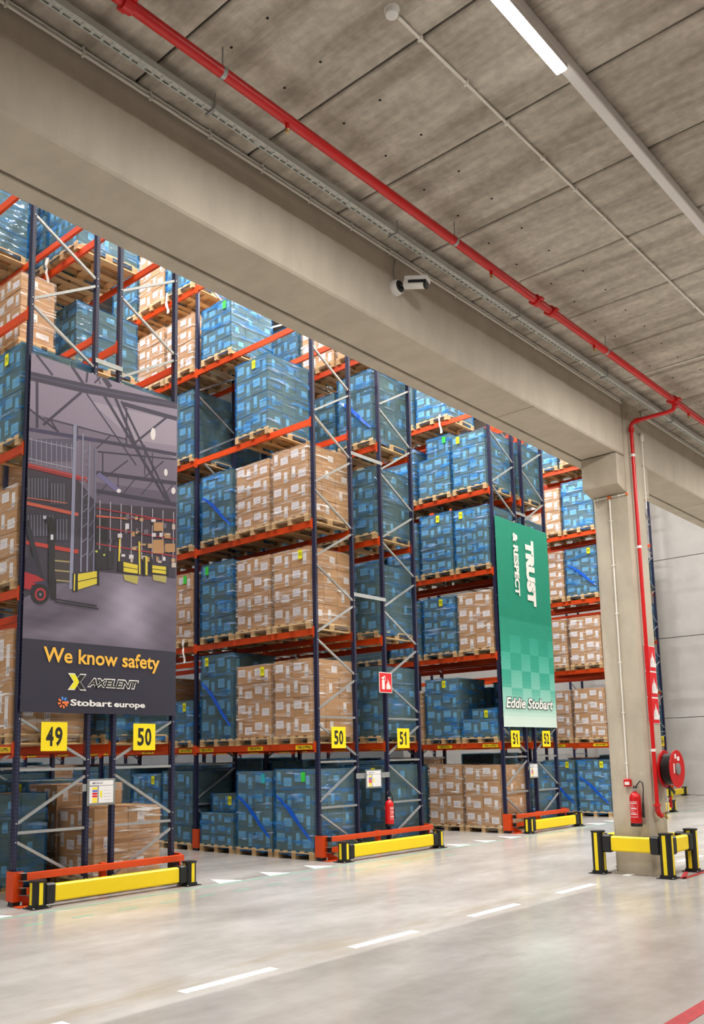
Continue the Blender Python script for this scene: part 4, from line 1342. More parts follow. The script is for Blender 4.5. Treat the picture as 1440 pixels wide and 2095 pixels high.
def barrier(xa, xb, y, label):
    t = thing('floor_barrier', label, 'barrier', (0, 0, 0), 'low yellow barriers before the rack ends')
    post(t, xa, y, .34)
    post(t, xb, y, .34)
    railbeam(t, (xa, y), (xb, y), .06, .275)


barrier(.12, 2.50, -.42, 'low yellow and black barrier below the photo banner')
barrier(5.80, 8.56, -.47, 'low yellow and black barrier in front of the red extinguisher')
barrier(12.06, 14.42, -.44, 'low yellow and black barrier below the green banner')
barrier(17.7, 20.15, -.5, 'low yellow and black barrier half hidden behind the column')
barrier(28.0, 29.6, 2.75, 'farthest low yellow barrier at the concrete wall')

cg = thing('column_guard', 'yellow and black barrier box around the concrete column foot', 'barrier')
PX0, PX1, PY0, PY1 = 6.80, 7.72, -5.70, -4.67
for x, y in ((PX0, PY0), (PX1, PY0), (PX0, PY1), (PX1, PY1)):
    post(cg, x, y, .62)
railbeam(cg, (PX0, PY0), (PX1, PY0), .335, .55)
railbeam(cg, (PX0, PY1), (PX1, PY1), .335, .55)
railbeam(cg, (PX0, PY0), (PX0, PY1), .335, .55)
railbeam(cg, (PX1, PY0), (PX1, PY1), .335, .55)

# ------------------------------------------------------------------ number signs
def number_sign(xc, zc, num, label, y=-.03, s=.385):
    t = tag(obj('number_sign', MB().box(xc - s / 2, xc + s / 2, y - .004, y, zc - s / 2, zc + s / 2), 'sign_yellow'), label, 'sign', 'yellow aisle number signs')
    for k, ch in enumerate(num):
        x = xc + (-.066 if k == 0 else .066)
        if ch == '1':
            obj('digit', MB().face([(x - .01, y - .0055, zc - .128), (x + .03, y - .0055, zc - .128), (x + .03, y - .0055, zc + .128), (x - .0, y - .0055, zc + .128), (x - .02, y - .0055, zc + .09), (x - .055, y - .0055, zc + .072), (x - .055, y - .0055, zc + .04), (x - .01, y - .0055, zc + .052)]), 'sign_black', t)
        else:
            link('digit', fit_text(text_mesh(ch, .3, 'sign_black', bold=.009), .112, .256), t, (x, y - .0055, zc), FRONT)
    return t


number_sign(.522, 2.133, '49', 'leftmost yellow square sign, reading 49')
number_sign(1.974, 2.131, '50', 'yellow sign reading 50 under the right half of the photo banner')
number_sign(6.21, 2.131, '50', 'yellow square sign reading 50 right of the aisle')
number_sign(8.116, 2.12, '51', 'bigger yellow sign reading 51 below the fire extinguisher sign')
number_sign(12.352, 2.115, '51', 'smaller yellow sign reading 51 below the green banner')
number_sign(13.80, 2.117, '52', 'yellow sign reading 52 below the green banner')
number_sign(28.40, 2.13, '54', 'distant yellow sign reading 54 right of the column', y=RY[9] - .03)

# ------------------------------------------------------------------ load information boards
def info_board(x0, x1, z0, z1, label, bx0, bx1, word=True):
    t = thing('information_board', label, 'sign', (x0, 0, z0), 'load information boards on the rack ends')
    wd, ht = x1 - x0, z1 - z0
    obj('mounting_bar', MB().box(bx0 - x0, bx1 - x0, -.012, -.004, ht * .55, ht * .55 + .1), 'galv', t)
    y = -.016
    obj('frame', MB().box(0, wd, y - .012, y, 0, ht, .004), 'grey_frame', t)
    f = y - .0125
    obj('header', MB().box(.035, wd - .035, f - .002, f, ht * .76, ht * .94), 'paper', t)
    obj('colour_list', MB().box(.035, wd * .36, f - .002, f, ht * .09, ht * .72), 'paper', t)
    obj('diagram', MB().box(wd * .40, wd - .035, f - .002, f, ht * .09, ht * .74), 'paper', t)
    for k, m in enumerate(('sign_yellow', 'sign_yellow', 'red_sign', 'red_sign', 'blue_bar', 'sign_yellow')):
        zz = ht * (.11 + k * .10)
        obj('colour_bar', MB().box(.08, wd * .35, f - .0035, f - .0021, zz, zz + ht * .075), m, t)
    d = MB()
    for k in range(4):
        d.box(wd * .58, wd * .85, f - .0032, f - .0021, ht * (.2 + k * .12), ht * (.206 + k * .12))
    obj('diagram_print', d, 'grey_frame', t)
    obj('diagram_mark', MB().box(wd * .45, wd * .52, f - .0032, f - .0021, ht * .3, ht * .55), 'bright_yellow', t)
    me = fit_text(text_mesh('MECALUX', .05, 'ink_navy', bold=.001), wd * .36, ht * .07)
    link('lettering', me, t, (wd * .36, f - .003, ht * .845), FRONT)


info_board(1.045, 1.495, 1.19, 1.55, 'grey framed load information board on the leftmost rack pair', .98, 1.52)
info_board(6.95, 7.42, 1.19, 1.53, 'grey framed load information board beside the red extinguisher', 6.70, 7.68)
info_board(12.93, 13.33, 1.19, 1.53, 'small load information board below the green banner', 12.91, 13.36)

# ------------------------------------------------------------------ fire signs and extinguishers
def pict_extinguisher(parent, x, y, z, s):
    """white extinguisher and flame pictogram on a red plate facing -Y"""
    mb = MB()
    def P(pts):
        mb.face([(x + px * s, y, z + pz * s) for px, pz in pts])
    P([(-.33, -.38), (-.08, -.38), (-.08, .16), (-.33, .16)])
    P([(-.28, .18), (-.13, .18), (-.13, .28), (-.28, .28)])
    P([(-.38, .24), (-.13, .30), (-.02, .38), (-.06, .42), (-.16, .36), (-.38, .29)])
    P([(-.06, .36), (-.01, .34), (.02, .1), (-.02, .1)])
    o = obj('pictogram', mb, 'white', parent)
    fl = MB()
    for k, (dx, h) in enumerate(((.1, .38), (.19, .62), (.29, .5), (.38, .3))):
        fl.face([(x + (dx - .05) * s, y, z - .36 * s), (x + (dx + .05) * s, y, z - .36 * s), (x + (dx + .07) * s, y, z + (h * .45 - .36) * s), (x + (dx + .02) * s, y, z + (h - .36) * s), (x + (dx - .04) * s, y, z + (h * .5 - .36) * s)])
    obj('flame_pictogram', fl, 'white', parent)
    return o


es = tag(obj('extinguisher_sign', MB().box(7.405, 7.80, -.034, -.03, 2.995, 3.395), 'white'), 'red square sign with white extinguisher and flame pictogram', 'sign')
box('sign_face', 'red_sign', es, 7.42, 7.785, -.0365, -.0342, 3.01, 3.38)
pict_extinguisher(es, 7.60, -.0385, 3.19, .34)


def extinguisher(loc, rz, label):
    t = thing('fire_extinguisher', label, 'fire extinguisher', loc, 'red fire extinguishers')
    t.rotation_euler = (0, 0, rz)
    R = .082
    obj('cylinder', MB().lathe([(R, .035), (R, .40), (R * .93, .435), (R * .7, .465), (.03, .485), (.03, .50)], n=24), 'red_paint', t, True)
    obj('base_ring', MB().lathe([(R * .97, 0), (R * 1.02, .004), (R * 1.02, .045), (R * .98, .05)], n=24), 'black_plastic', t, True)
    obj('valve_head', MB().lathe([(.022, .495), (.026, .505), (.026, .53), (.016, .54), (.012, .555)], n=12), 'galv', t, True)
    obj('handle', MB().box(-.012, .012, -.03, .075, .548, .558).box(-.012, .012, -.02, .07, .57, .578).box(-.006, .006, -.02, -.01, .54, .575), 'black_plastic', t)
    pts = [(.0, .02, .525), (.02, .06, .60), (.06, .07, .645), (.105, .05, .62), (.125, .02, .54), (.122, 0, .42), (.118, -.01, .30)]
    obj('hose', MB().tube(pts, .009, 8), 'hose', t, True)
    obj('nozzle', MB().tube([(.118, -.01, .33), (.117, -.012, .25), (.115, -.014, .13)], [.014, .017, .02], 10), 'hose', t, True)
    lb = MB()
    for i in range(8):
        a0, a1 = -2.35 + i * .19, -2.35 + (i + 1) * .19
        lb.face([((R + .001) * math.cos(a), (R + .001) * math.sin(a), z) for a, z in ((a0, .13), (a1, .13), (a1, .36), (a0, .36))])
    lo = obj('instruction_label', lb, 'red_sign', t)
    pr = MB()
    for (a0, a1, z0, z1) in ((-2.3, -.88, .352, .358), (-2.3, -.88, .132, .138), (-2.3, -2.27, .135, .355), (-.91, -.88, .135, .355)) + tuple((-2.2 + (k % 2) * .12, -1.05 - (k % 3) * .2, .17 + k * .026, .176 + k * .026 + (.008 if k % 3 == 0 else 0)) for k in range(7)):
        n = max(1, int((a1 - a0) / .2))
        for i in range(n):
            b0, b1 = a0 + (a1 - a0) * i / n, a0 + (a1 - a0) * (i + 1) / n
            pr.face([((R + .002) * math.cos(a), (R + .002) * math.sin(a), z) for a, z in ((b0, z0), (b1, z0), (b1, z1), (b0, z1))])
    obj('label_print', pr, 'white', lo)
    obj('wall_bracket', MB().box(-.03, .03, R, R + .022, .30, .36), 'galv', t)
    return t


extinguisher((7.50, -.125, .47), 0, 'red fire extinguisher on the rack upright behind the middle barrier')
extinguisher((6.845, -5.265, .70), -PI / 2, 'red fire extinguisher on the left side of the concrete column')

cp = tag(obj('call_point', MB().box(6.905, 6.95, -5.185, -5.075, 1.265, 1.375, .006), 'red_paint'), 'small red manual call point on the concrete column', 'call point')
obj('call_plate', MB().box(6.902, 6.9048, -5.165, -5.095, 1.29, 1.335), 'white', cp)

rs_ = tag(obj('fire_hose_sign', MB().box(7.03, 7.45, -5.468, -5.462, 2.18, 3.36), 'white'), 'tall red triple fire hose sign on the column above the reel', 'sign')
for k, (z0, z1) in enumerate(((2.19, 2.56), (2.585, 2.955), (2.98, 3.35))):
    box('sign_face', 'red_sign', rs_, 7.042, 7.438, -5.471, -5.4685, z0, z1)
    fl = MB()
    zc = (z0 + z1) / 2
    for dx, h in ((.15, .09), (.10, .17), (.05, .24), (.0, .16)):
        fl.face([(7.26 + dx - .03, -5.4735, zc - .13), (7.26 + dx + .02, -5.4735, zc - .13), (7.26 + dx + .045, -5.4735, zc - .13 + h * .6), (7.26 + dx + .01, -5.4735, zc - .13 + h), (7.26 + dx - .02, -5.4735, zc - .13 + h * .5)])
    obj('flame_pictogram', fl, 'white', rs_)
    obj('symbol_pictogram', MB().face([(7.08, -5.4735, zc - .12), (7.17, -5.4735, zc - .12), (7.17, -5.4735, zc + .1), (7.08, -5.4735, zc + .1)]).face([(7.10, -5.4735, zc + .11), (7.2, -5.4735, zc + .13), (7.2, -5.4735, zc + .15), (7.10, -5.4735, zc + .13)]), 'white', rs_)

# ------------------------------------------------------------------ hose reel
hr = thing('hose_reel', 'red fire hose reel with black hose on the column', 'hose reel', (7.34, -5.46, 1.51))
disc = [(.275, 0), (.28, .006), (.275, .012), (.07, .014), (.07, .0)]
for nm, y in (('front_disc', -.255), ('back_disc', -.075)):
    obj(nm, MB().lathe([(.278, 0), (.28, .01), (.276, .014)], (0, y, 0), 'y', 36), 'red_paint', hr, True)
pts = []
for k in range(14 * 8):
    a = 2 * PI * k / 14
    pts.append((.218 * math.cos(a), -.105 - .14 * k / (14 * 8), .218 * math.sin(a)))
obj('hose_coil', MB().tube(pts, .0155, 7), 'hose', hr, True)
obj('drum', MB().lathe([(.205, .09), (.205, .254)], (0, 0, 0), 'y', 24), 'hose', hr, True)
obj('hub_cap', MB().lathe([(.085, .27), (.085, .284), (.06, .292), (.03, .296)], (0, 0, 0), 'y', 24), 'grey_frame', hr, True)
obj('axle', MB().lathe([(.03, .004), (.03, .074)], (0, 0, 0), 'y', 12), 'galv', hr)
stk = obj('sticker', MB().box(-.09, -.03, -.2715, -.2695, .15, .22).box(.0, .09, -.2715, -.2695, .12, .18), 'white', hr)
obj('sticker', MB().box(-.15, -.11, -.2715, -.2695, -.06, .08), 'white', hr)
obj('guide_ring', MB().tube([(-.06, -.15, -.26), (.05, -.17, -.33), (.10, -.15, -.36)], .02, 8), 'hose', hr, True)
obj('nozzle', MB().tube([(-.02, -.14, -.40), (-.02, -.14, -.56)], [.016, .022], 10), 'red_paint', hr, True)
obj('feed_hose', MB().tube([(-.08, -.10, -.28), (-.075, -.11, -.45), (-.06, -.11, -.62)], .014, 8), 'white_plastic', hr, True)
obj('nozzle_grip', MB().tube([(-.0, -.15, -.33), (.02, -.16, -.40), (.0, -.15, -.44)], .012, 8), 'bright_yellow', hr, True)

# ------------------------------------------------------------------ red sprinkler main with branch and riser
PY, PZ = -6.22, 6.965
t = thing('sprinkler_pipe', 'long red sprinkler main below the concrete ceiling', 'pipe', (0, PY, PZ))
obj('main_pipe', MB().tube([(-6.5, 0, 0), (WALLX - .1, 0, 0)], .0445, 16), 'red_paint', t, True)
for x in (-2.70, 2.9, 3.25):
    obj('coupling', MB().lathe([(.05, -.045), (.062, -.04), (.062, .04), (.05, .045)], (x, 0, 0), 'x', 16).box(x - .03, x + .03, -.085, .085, -.012, .012), 'red_paint', t)
for x in (-1.84, 1.25, 4.7, 9.5, 14.0):
    obj('pipe_clamp', MB().lathe([(.047, -.018), (.047, .018)], (x, 0, 0), 'x', 16), 'galv', t)
    obj('hanger_rod', MB().tube([(x, 0, .045), (x, 0, CEIL - PZ)], .006, 6), 'galv', t)
for x in (-1.15, 1.93, 4.36, 7.55):
    obj('nipple', MB().lathe([(.018, -.085), (.018, -.045)], (x, 0, 0), n=10), 'red_paint', t)
    obj('sprinkler_head', MB().lathe([(.016, -.12), (.013, -.10), (.017, -.085)], (x, 0, 0), n=10), 'brass', t)
RXX, RYY = 6.99, -5.53
b = obj('branch_pipe', MB().tube([(RXX, 0, -.03), (RXX, .0, -.10), (RXX, .03, -.135), (RXX, .09, -.15), (RXX, RYY - PY - .09, -.15), (RXX, RYY - PY - .03, -.165), (RXX, RYY - PY, -.21), (RXX, RYY - PY, -.28)], .0305, 14), 'red_paint', t, True)
obj('tee_coupling', MB().lathe([(.055, -.06), (.066, -.055), (.066, .055), (.055, .06)], (RXX, 0, 0), 'x', 16).lathe([(.04, -.10), (.04, -.02)], (RXX, 0, 0), n=14).box(RXX - .05, RXX + .05, -.1, .1, -.014, .014), 'red_paint', t)
obj('riser_pipe', MB().tube([(RXX, RYY - PY, -.28), (RXX, RYY - PY, 1.02 - PZ)], .0285, 14), 'red_paint', t, True)
obj('elbow_coupling', MB().lathe([(.037, -.035), (.042, -.03), (.042, .03), (.037, .035)], (RXX, RYY - PY, -.27), n=14).lathe([(.037, -.035), (.042, -.03), (.042, .03), (.037, .035)], (RXX, RYY - PY - .10, -.15), 'y', 14), 'red_paint', t)
for z in (6.28, 4.84, 1.79):
    obj('riser_clip', MB().lathe([(.033, -.02), (.033, .02)], (RXX, RYY - PY, z - PZ), n=14).box(RXX - .004, RXX + .004, RYY - PY, -5.47 - PY, z - PZ - .005, z - PZ + .005), 'white', t)
obj('foot_elbow', MB().tube([(RXX, RYY - PY, 1.02 - PZ), (RXX, RYY - PY, .93 - PZ), (RXX + .03, RYY - PY - .01, .87 - PZ), (RXX + .09, RYY - PY - .02, .84 - PZ)], [.034, .038, .038, .034], 12).box(RXX - .06, RXX + .06, RYY - PY - .035, RYY - PY + .035, .985 - PZ, 1.01 - PZ), 'red_paint', t, True)
obj('stop_valve', MB().tube([(RXX + .09, RYY - PY - .02, .84 - PZ), (RXX + .17, RYY - PY - .03, .86 - PZ), (RXX + .23, RYY - PY - .04, .80 - PZ)], [.02, .026, .018], 10).box(RXX + .15, RXX + .21, RYY - PY - .06, RYY - PY - .05, .86 - PZ, .90 - PZ), 'brass', t, True)
t2 = tag(obj('sprinkler_pipe', MB().tube([(-3, -9.26, 6.965), (WALLX - .1, -9.26, 6.965)], .0445, 14), 'red_paint', smooth=True), 'second red sprinkler main at the top right corner', 'pipe')

# ------------------------------------------------------------------ cable tray along the beam
TZ = 7.05
t = thing('cable_tray', 'perforated galvanised cable tray hung along the concrete beam', 'cable tray', (0, -5.76, TZ))
SEG = 1.2
for k in range(-3, 25):
    x0 = -2.28 + SEG * k
    mb = MB()
    mb.box(x0 + .002, x0 + SEG - .002, -.0005, .012, 0, .0015).box(x0 + .002, x0 + SEG - .002, .028, .04, 0, .0015).box(x0 + .002, x0 + SEG - .002, -.034, -.02, 0, .0015)
    n = 13
    for q in range(n + 1):
        xx = x0 + .06 + q * (SEG - .12) / n
        mb.box(xx - .012, xx + .012, -.02, -.0005, 0, .0015).box(xx - .012, xx + .012, .012, .028, 0, .0015)
    mb.box(x0 + .002, x0 + .05, -.034, .04, .0016, .003)
    mb.box(x0 + .002, x0 + SEG - .002, -.036, -.034, 0, .06)
    mb.box(x0 + .002, x0 + SEG - .002, .04, .042, 0, .06)
    o = obj('tray_section', mb, 'tray_steel', t)
    if k % 2 == 0:
        obj('tray_hanger', MB().box(x0 + .70, x0 + .725, -.06, .066, -.012, -.001).box(x0 + .705, x0 + .715, -.057, -.049, -.001, CEIL - TZ).box(x0 + .705, x0 + .715, .055, .063, -.001, CEIL - TZ), 'galv', t)
obj('cable_bundle', MB().tube([(-5.9, 0, .018), (WALLX - .2, 0, .018)], .014, 8), 'white_plastic', t, True)

# ------------------------------------------------------------------ conduits
def conduit(label, segs, r, clips, name='conduit'):
    t = thing(name, label, 'conduit')
    for s in segs:
        obj('conduit_tube', MB().tube(s, r, 10), 'white_plastic', t, True)
    for c in clips:
        obj('conduit_clip', MB().box(*c), 'white_plastic', t)
    return t


for i, (z, lb) in enumerate(((7.155, 'upper white conduit along the top of the concrete beam'), (7.108, 'lower white conduit along the top of the concrete beam'))):
    y = -5.447 - .012 * i
    conduit(lb, [[(-6, y, z), (6.85, y, z)], [(7.62, y, z), (WALLX - .1, y, z)]], .0125, [(x, x + .02, y - .018, y + .018, z - .016, z + .016) for x in [-3.2 + .62 * k for k in range(16)]])
y = -7.39
conduit('thin white conduit across the ceiling slabs from the smoke detector', [[(-1.16, y, CEIL - .018), (WALLX - .1, y, CEIL - .018)]], .0125, [(x, x + .02, y - .02, y + .02, CEIL - .034, CEIL - .0005) for x in [-.9 + .62 * k for k in range(14)]])
conduit('thin white conduit running up to the ceiling near the column top', [[(6.2, -5.83, CEIL - .015), (6.2, -8.6, CEIL - .015)]], .01, [])
conduit('thin white conduit running down the column to the call point', [[(6.935, -5.13, 5.66), (6.935, -5.13, 1.385)]], .0115, [(6.92, 6.95, -5.15, -5.11, z, z + .018) for z in (1.6, 2.35, 3.1, 3.85, 4.6, 5.3)])
t = conduit('white conduit below the corbel with orange junction pieces', [[(6.935, -4.86, 5.69), (6.935, -5.40, 5.685)]], .011, [(6.92, 6.95, y, y + .02, 5.67, 5.705) for y in (-4.95, -5.3)])
obj('junction_piece', MB().box(6.918, 6.95, -5.16, -5.10, 5.665, 5.705), 'logo_orange', t)
obj('junction_piece', MB().box(6.918, 6.95, -5.43, -5.40, 5.67, 5.70), 'logo_orange', t)
t = conduit('white conduit on the right edge of the column front', [[(7.50, -5.475, 6.70), (7.50, -5.475, 5.55)]], .011, [(7.485, 7.515, -5.488, -5.462, z, z + .018) for z in (5.8, 6.2, 6.5)])
obj('junction_box', MB().box(7.46, 7.54, -5.50, -5.462, 6.66, 6.78, .006), 'white_plastic', t)

# smoke detector
t = thing('smoke_detector', 'round white smoke detector at the end of the ceiling conduit', 'smoke detector', (-1.235, -7.39, CEIL))
obj('detector_base', MB().lathe([(.055, -.02), (.058, -.012), (.058, 0)], n=24), 'white_plastic', t, True)
obj('detector_head', MB().lathe([(.03, -.062), (.046, -.055), (.052, -.035), (.05, -.02)], n=24), 'white', t, True)

# ------------------------------------------------------------------ surveillance camera on the beam
t = thing('surveillance_camera', 'white surveillance camera with black front on the concrete beam', 'camera', (1.26, -5.42, 6.76))
obj('wall_base', MB().lathe([(.085, 0), (.085, .02), (.076, .065), (.07, .075)], (0, 0, 0), 'y', 28), 'white', t, True)
obj('base_face', MB().lathe([(.066, .0752), (.064, .078)], (0, 0, 0), 'y', 24), 'black_plastic', t)
obj('joint_arm', MB().tube([(.0, -.078, .005), (.03, -.11, .02), (.06, -.135, .045)], .016, 10), 'black_plastic', t, True)
ax = Vector((.30, -.92, -.20)).normalized()
sd = Vector((0, 0, 1)).cross(ax).normalized()
uu = ax.cross(sd)
o0 = Vector((.06, -.13, .03))
def oriented(poly, a, b):
    mb = MB()
    n = len(poly)
    A = [o0 + sd * p[0] + uu * p[1] + ax * a for p in poly]
    B = [o0 + sd * p[0] + uu * p[1] + ax * b for p in poly]
    mb.face(A[::-1])
    mb.face(B)
    for k in range(n):
        mb.face([A[k], A[(k + 1) % n], B[(k + 1) % n], B[k]])
    return mb
rp = [(.055 * e[0] / .086, .055 * e[1] / .086) for e in octo(.086, 20)]
obj('camera_body', oriented([(x * .9, y * .9) for x, y in rp], -.03, .20), 'white', t, True)
obj('sun_shield', oriented([(-.06, .02), (.06, .02), (.06, .062), (-.06, .062)], -.02, .235), 'white', t)
obj('lens_face', oriented([(x * .96, y * .96) for x, y in rp], .2005, .225), 'black_plastic', t)
obj('side_window', oriented([(-.062, -.012), (-.0505, -.012), (-.0505, .012), (-.062, .012)], .03, .20), 'black_plastic', t)
obj('cable', MB().tube([(-.02, -.02, .08), (-.03, -.015, .2), (.02, -.012, .34)], .004, 6), 'grey_frame', t, True)

# ------------------------------------------------------------------ strip lights
def emit(name, rgb, s):
    m = bpy.data.materials.new(name)
    m.use_nodes = True
    nt = m.node_tree
    nt.nodes.remove(nt.nodes['Principled BSDF'])
    e = nt.nodes.new('ShaderNodeEmission')
    e.inputs[0].default_value = rgb
    e.inputs[1].default_value = s
    nt.links.new(e.outputs[0], nt.nodes['Material Output'].inputs[0])
    MATS[name] = m


emit('led', (1, .97, .93, 1), 14)


def strip_lamp(name, x, y, z, ln, watts, axis, label, group, color=(1, .975, .94), wd=.09):
    t = thing(name, label, 'light', (x, y, z), group)
    a = MB()
    d = MB()
    if axis == 'x':
        a.box(-ln / 2, ln / 2, -wd / 2, wd / 2, .0, .05)
        d.box(-ln / 2 + .01, ln / 2 - .01, -wd / 2 + .002, wd / 2 - .002, -.022, -.001, .008)
    else:
        a.box(-wd / 2, wd / 2, -ln / 2, ln / 2, .0, .05)
        d.box(-wd / 2 + .002, wd / 2 - .002, -ln / 2 + .01, ln / 2 - .01, -.022, -.001, .008)
    obj('lamp_housing', a, 'white', t)
    obj('lamp_diffuser', d, 'led', t)
    ld = bpy.data.lights.new('strip_light', 'AREA')
    ld.shape = 'RECTANGLE'
    ld.size, ld.size_y = (ln, wd) if axis == 'x' else (wd, ln)
    ld.energy = watts
    ld.color = color
    lo = bpy.data.objects.new('strip_light', ld)
    COL.objects.link(lo)
    lo.parent = t
    lo.location = (0, 0, -.03)
    return t


tk = tag(obj('light_trunking', MB().box(-6, WALLX - .1, -8.145, -8.055, 7.075, CEIL - .004, .008), 'white'), 'white light trunking running along the corridor ceiling', 'trunking')
strip_lamp('strip_lamp', -.76, -8.10, 7.02, 1.5, CORRIDOR_W, 'x', 'lit white LED strip lamp at the top of the picture', 'corridor LED strips')
for k, x in enumerate((5.2, 11.2, 17.2, 23.2)):
    strip_lamp('strip_lamp', x, -8.10, 7.02, 1.5, CORRIDOR_W, 'x', ORD[k] + ' LED strip lamp farther along the corridor trunking', 'corridor LED strips')
for k, x in enumerate((5.2, 11.2, 17.2)):
    strip_lamp('strip_lamp', x, -13.6, 7.02, 1.5, CORRIDOR_W, 'x', ORD[k] + ' LED strip lamp on the next trunking behind the viewer', 'corridor LED strips')
for ka, xa in enumerate((-2.0, 4.12, 10.3, 15.95)):
    for kb, ya in enumerate((0.2, 5.6)):
        strip_lamp('aisle_lamp', xa, ya, 18.028, 2.4, AISLE_W, 'y', ORD[kb] + ' LED strip lamp high above the ' + ORD[ka] + ' aisle', 'LED strips above the aisles', (.97, .98, 1))

for ka, xa in enumerate((1.2, 6.2, 11.2, 16.2, 21.2)):
    strip_lamp('front_lamp', xa, -3.35, 18.028, 2.4, FRONT_W, 'x', ORD[ka] + ' LED strip lamp under the hall roof before the rack ends', 'LED strips before the rack ends', (1, .985, .96))

# ------------------------------------------------------------------ banners
def colour_print(name, polys, y, step, parent):
    """flat print: one mesh of coloured polygons, a colour per polygon"""
    mb = MB()
    for k, (c, pts) in enumerate(polys):
        s = sum(pts[i][0] * pts[(i + 1) % len(pts)][1] - pts[(i + 1) % len(pts)][0] * pts[i][1] for i in range(len(pts)))
        q = pts if s > 0 else pts[::-1]
        mb.face([(px, y - step * k, pz) for px, pz in q])
    me = mb.mesh(name, 'print')
    at = me.color_attributes.new('ink', 'FLOAT_COLOR', 'CORNER')
    for p in me.polygons:
        c = tuple(k * v ** 1.12 for k, v in zip((.80, .80, .92), lin(polys[p.index][0])[:3])) + (1,)
        for li in p.loop_indices:
            at.data[li].color = c
    return link(name, me, parent)


pm = mat('print', (255, 255, 255), .55)
vn = pm.node_tree.nodes.new('ShaderNodeVertexColor')
vn.layer_name = 'ink'
pm.node_tree.links.new(vn.outputs[0], pm.node_tree.nodes['Principled BSDF'].inputs['Base Color'])

b1 = tag(obj('photo_banner', MB().box(.02, 2.535, -.034, -.030, 2.45, 7.40), 'banner_navy'), 'tall banner with warehouse photo and the words We know safety', 'banner')
X0B, X1B = .02, 2.535
def clip(pts, x0, x1, z0, z1):
    for ax_, lim, sg in ((0, x0, 1), (0, x1, -1), (1, z0, 1), (1, z1, -1)):
        out = []
        for i in range(len(pts)):
            p, q = pts[i], pts[(i + 1) % len(pts)]
            ip, iq = (p[ax_] - lim) * sg >= 0, (q[ax_] - lim) * sg >= 0
            if ip:
                out.append(p)
            if ip != iq:
                u = (lim - p[ax_]) / (q[ax_] - p[ax_])
                out.append((p[0] + (q[0] - p[0]) * u, p[1] + (q[1] - p[1]) * u))
        pts = out
        if len(pts) < 3:
            return None
    return pts
pol = [((120, 112, 124), [(X0B, 3.42), (X1B, 3.42), (X1B, 7.40), (X0B, 7.40)])]
for c, pts in BANNER:
    q = clip(pts, X0B, X1B, 3.42, 7.40)
    if q:
        pol.append((c, q))
nf = next(i for i, (c, q) in enumerate(BANNER) if c == (56, 48, 70))
colour_print('photo_print', pol, -.0345, .00003, b1)
# the printed floor of the photograph, smoothly toned
mb = MB()
NU, NV = 30, 24
def ftop(u):
    T = ((0, 3.94), (.19, 4.065), (.28, 4.29), (.39, 4.43), (.54, 4.47), (1.01, 4.557))
    for (a, za), (c, zc) in zip(T, T[1:]):
        if u <= c:
            return za + (zc - za) * (u - a) / (c - a)
for j in range(NV + 1):
    for i in range(NU + 1):
        u, v = i / NU, j / NV
        mb.v.append((X0B + u * (X1B - X0B), -.0345 - .00003 * (nf + .5), 3.42 + (ftop(u) - 3.42) * v))
for j in range(NV):
    for i in range(NU):
        k = j * (NU + 1) + i
        mb.f.append((k, k + 1, k + NU + 2, k + NU + 1))
        mb.mi.append(0)
fm = mb.mesh('floor_print', 'print')
at_ = fm.color_attributes.new('ink', 'FLOAT_COLOR', 'POINT')
for q in range(len(fm.vertices)):
    u, v = (q % (NU + 1)) / NU, (q // (NU + 1)) / NV
    t_ = 110
    for cu, cv, ru, rv, kk in ((.64, .62, .14, .40, 56), (.5, .25, .26, .22, 24), (.86, .72, .17, .2, 24), (.08, .45, .16, .2, -20), (.36, .5, .14, .14, -14), (.95, .15, .12, .3, -8), (.22, .15, .2, .12, 18), (.74, .2, .10, .3, 22)):
        t_ += kk * math.exp(-((u - cu) / ru) ** 2 - ((v - cv) / rv) ** 2)
    t_ += 5 * math.sin(u * 31 + v * 9) * math.sin(v * 26)
    at_.data[q].color = tuple(k * v ** 1.12 for k, v in zip((.86, .86, .96), lin((t_, t_ - 9, t_ + 3))[:3])) + (1,)
fo = link('floor_print', fm, b1)
box('banner_hem', 'banner_navy', b1, .018, 2.537, -.038, -.028, 2.45, 2.56)
YB = -.044
def words(parent, txt, x0, x1, z0, z1, m, bold=0.0, shear=0.0, y=YB, name='lettering', spacing=1.0, depth=0.0):
    me = fit_text(text_mesh(txt, .3, m, bold=bold, shear=shear, spacing=spacing), x1 - x0, z1 - z0)
    return link(name, me, parent, ((x0 + x1) / 2, y, (z0 + z1) / 2), FRONT)
words(b1, 'We know safety', .325, 2.225, 3.065, 3.335, 'gold', bold=.006)
words(b1, 'AXELENT', 1.00, 1.86, 2.815, 2.95, 'white', bold=.024, shear=.25, y=-.0425)
words(b1, 'AXELENT', 1.015, 1.845, 2.83, 2.935, 'sign_black', bold=.009, shear=.25, y=-.0445)
def logo(parent, m, y, pts, name='logo'):
    return obj(name, MB().face([(x, y, z) for x, z in pts]), m, parent)
cxl, czl = .845, 2.88
def lx(s, pts):
    return [(cxl + x * s, czl + z * s) for x, z in pts]
for s, ml, mr, y in ((1.16, 'white', 'white', -.0425), (1.0, 'bright_yellow', 'sign_black', -.0445)):
    logo(b1, ml, y, lx(s, [(-.125, -.1), (-.035, -.1), (.03, 0), (-.035, .1), (-.125, .1), (-.05, 0)]))
    logo(b1, mr, y, lx(s, [(.0, -.05), (.04, -.1), (.125, -.1), (.045, .0), (.125, .1), (.04, .1), (.0, .05), (.03, 0)]))
words(b1, 'Stobart', .745, 1.405, 2.55, 2.64, 'white', bold=.009)
words(b1, 'europe', 1.44, 1.97, 2.525, 2.61, 'white', bold=.009)
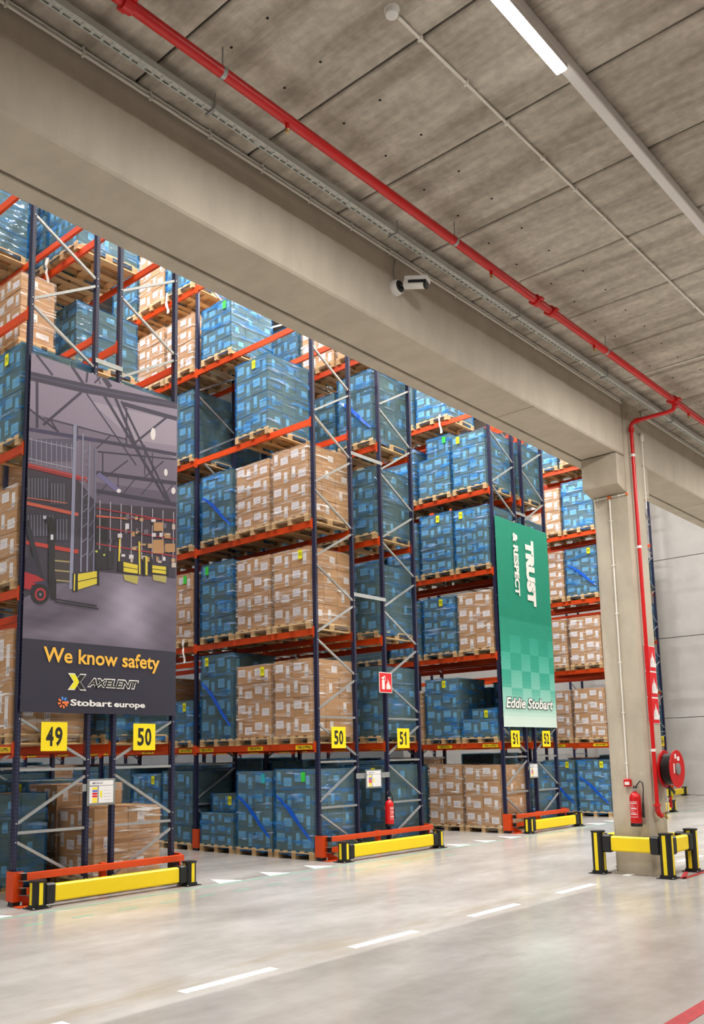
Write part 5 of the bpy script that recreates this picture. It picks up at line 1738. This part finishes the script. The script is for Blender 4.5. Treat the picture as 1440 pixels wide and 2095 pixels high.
for k in range(8):
    a = 2 * PI * k / 8 + .2
    r0, r1 = .035, .08
    m = 'logo_orange' if math.cos(a - .8) < -.1 or k in (7, 6) else 'logo_blue'
    c = [(math.cos(a + d) * r, math.sin(a + d) * r) for d, r in ((-.28, r0), (-.2, r1), (.2, r1), (.28, r0))]
    logo(b1, m, YB, [(.635 + x, 2.59 + z) for x, z in c])
logo(b1, 'logo_orange', YB - .001, [(.62, 2.575), (.72, 2.575), (.72, 2.605), (.62, 2.605)])

# green banner: gently waving cloth with a printed fade and check pattern
b2 = thing('green_banner', 'tall green banner reading TRUST and RESPECT, fading to white', 'banner', (11.862, -.03, 2.39))
NXB, NZB = 30, 60
WB, HB = 2.50, 4.98
mb = MB()
def wav(u, v):
    return -.008 - .006 * math.sin(u * 9 + v * 2.2) * v - .012 * math.exp(-((u - .14 - .10 * v) / .04) ** 2) * v - .002 * math.sin(u * 23 + v * 5)
for j in range(NZB + 1):
    for i in range(NXB + 1):
        u, v = i / NXB, j / NZB
        mb.v.append((u * WB, wav(u, v), v * HB))
cols = []
for j in range(NZB):
    for i in range(NXB):
        k = j * (NXB + 1) + i
        mb.f.append((k, k + 1, k + NXB + 2, k + NXB + 1))
        mb.mi.append(0)
me = mb.mesh('banner_cloth', 'print', True)
at = me.color_attributes.new('ink', 'FLOAT_COLOR', 'CORNER')
deep, pale = Vector((0, 138, 112)), Vector((206, 226, 216))
for p in me.polygons:
    for li in p.loop_indices:
        co = me.vertices[me.loops[li].vertex_index].co
        v = p.center.z / HB
        u = p.center.x / WB
        f = min(1, max(0, (v - .04) / .40))
        base = pale.lerp(deep, f ** .75)
        if .12 < v < .44:
            ci, cj = int(u * 5.6), int((v - .02) / .0815)
            if (ci + cj) % 2 == 0:
                base = base.lerp(Vector((0, 140, 112)), .42 * min(1, (v - .10) / .12) * min(1, (.46 - v) / .1))
            else:
                base = base.lerp(Vector((215, 235, 225)), .10)
        at.data[li].color = lin((base.x, base.y, base.z))
link('banner_cloth', me, b2)
yt = -.021
w1 = fit_text(text_mesh('TRUST', .3, 'white', bold=.024), 1.66, .42)
link('lettering', w1, b2, (13.41 - 11.862, yt, 6.19 - 2.39), (PI / 2, PI / 2, 0))
w2 = fit_text(text_mesh('& RESPECT', .3, 'white', bold=.014), 1.55, .225)
link('lettering', w2, b2, (12.75 - 11.862, yt, 6.315 - 2.39), (PI / 2, PI / 2, 0))
words(b2, 'Eddie Stobart', .105, 2.335, .42, .70, 'dark_edge', bold=.022, shear=.22, y=-.019)
words(b2, 'Eddie Stobart', .12, 2.32, .435, .685, 'white', bold=.008, shear=.22, y=-.021)
obj('banner_pole', MB().tube([(0, .0, HB - .01), (WB, .0, HB - .01)], .008, 8), 'galv', b2)
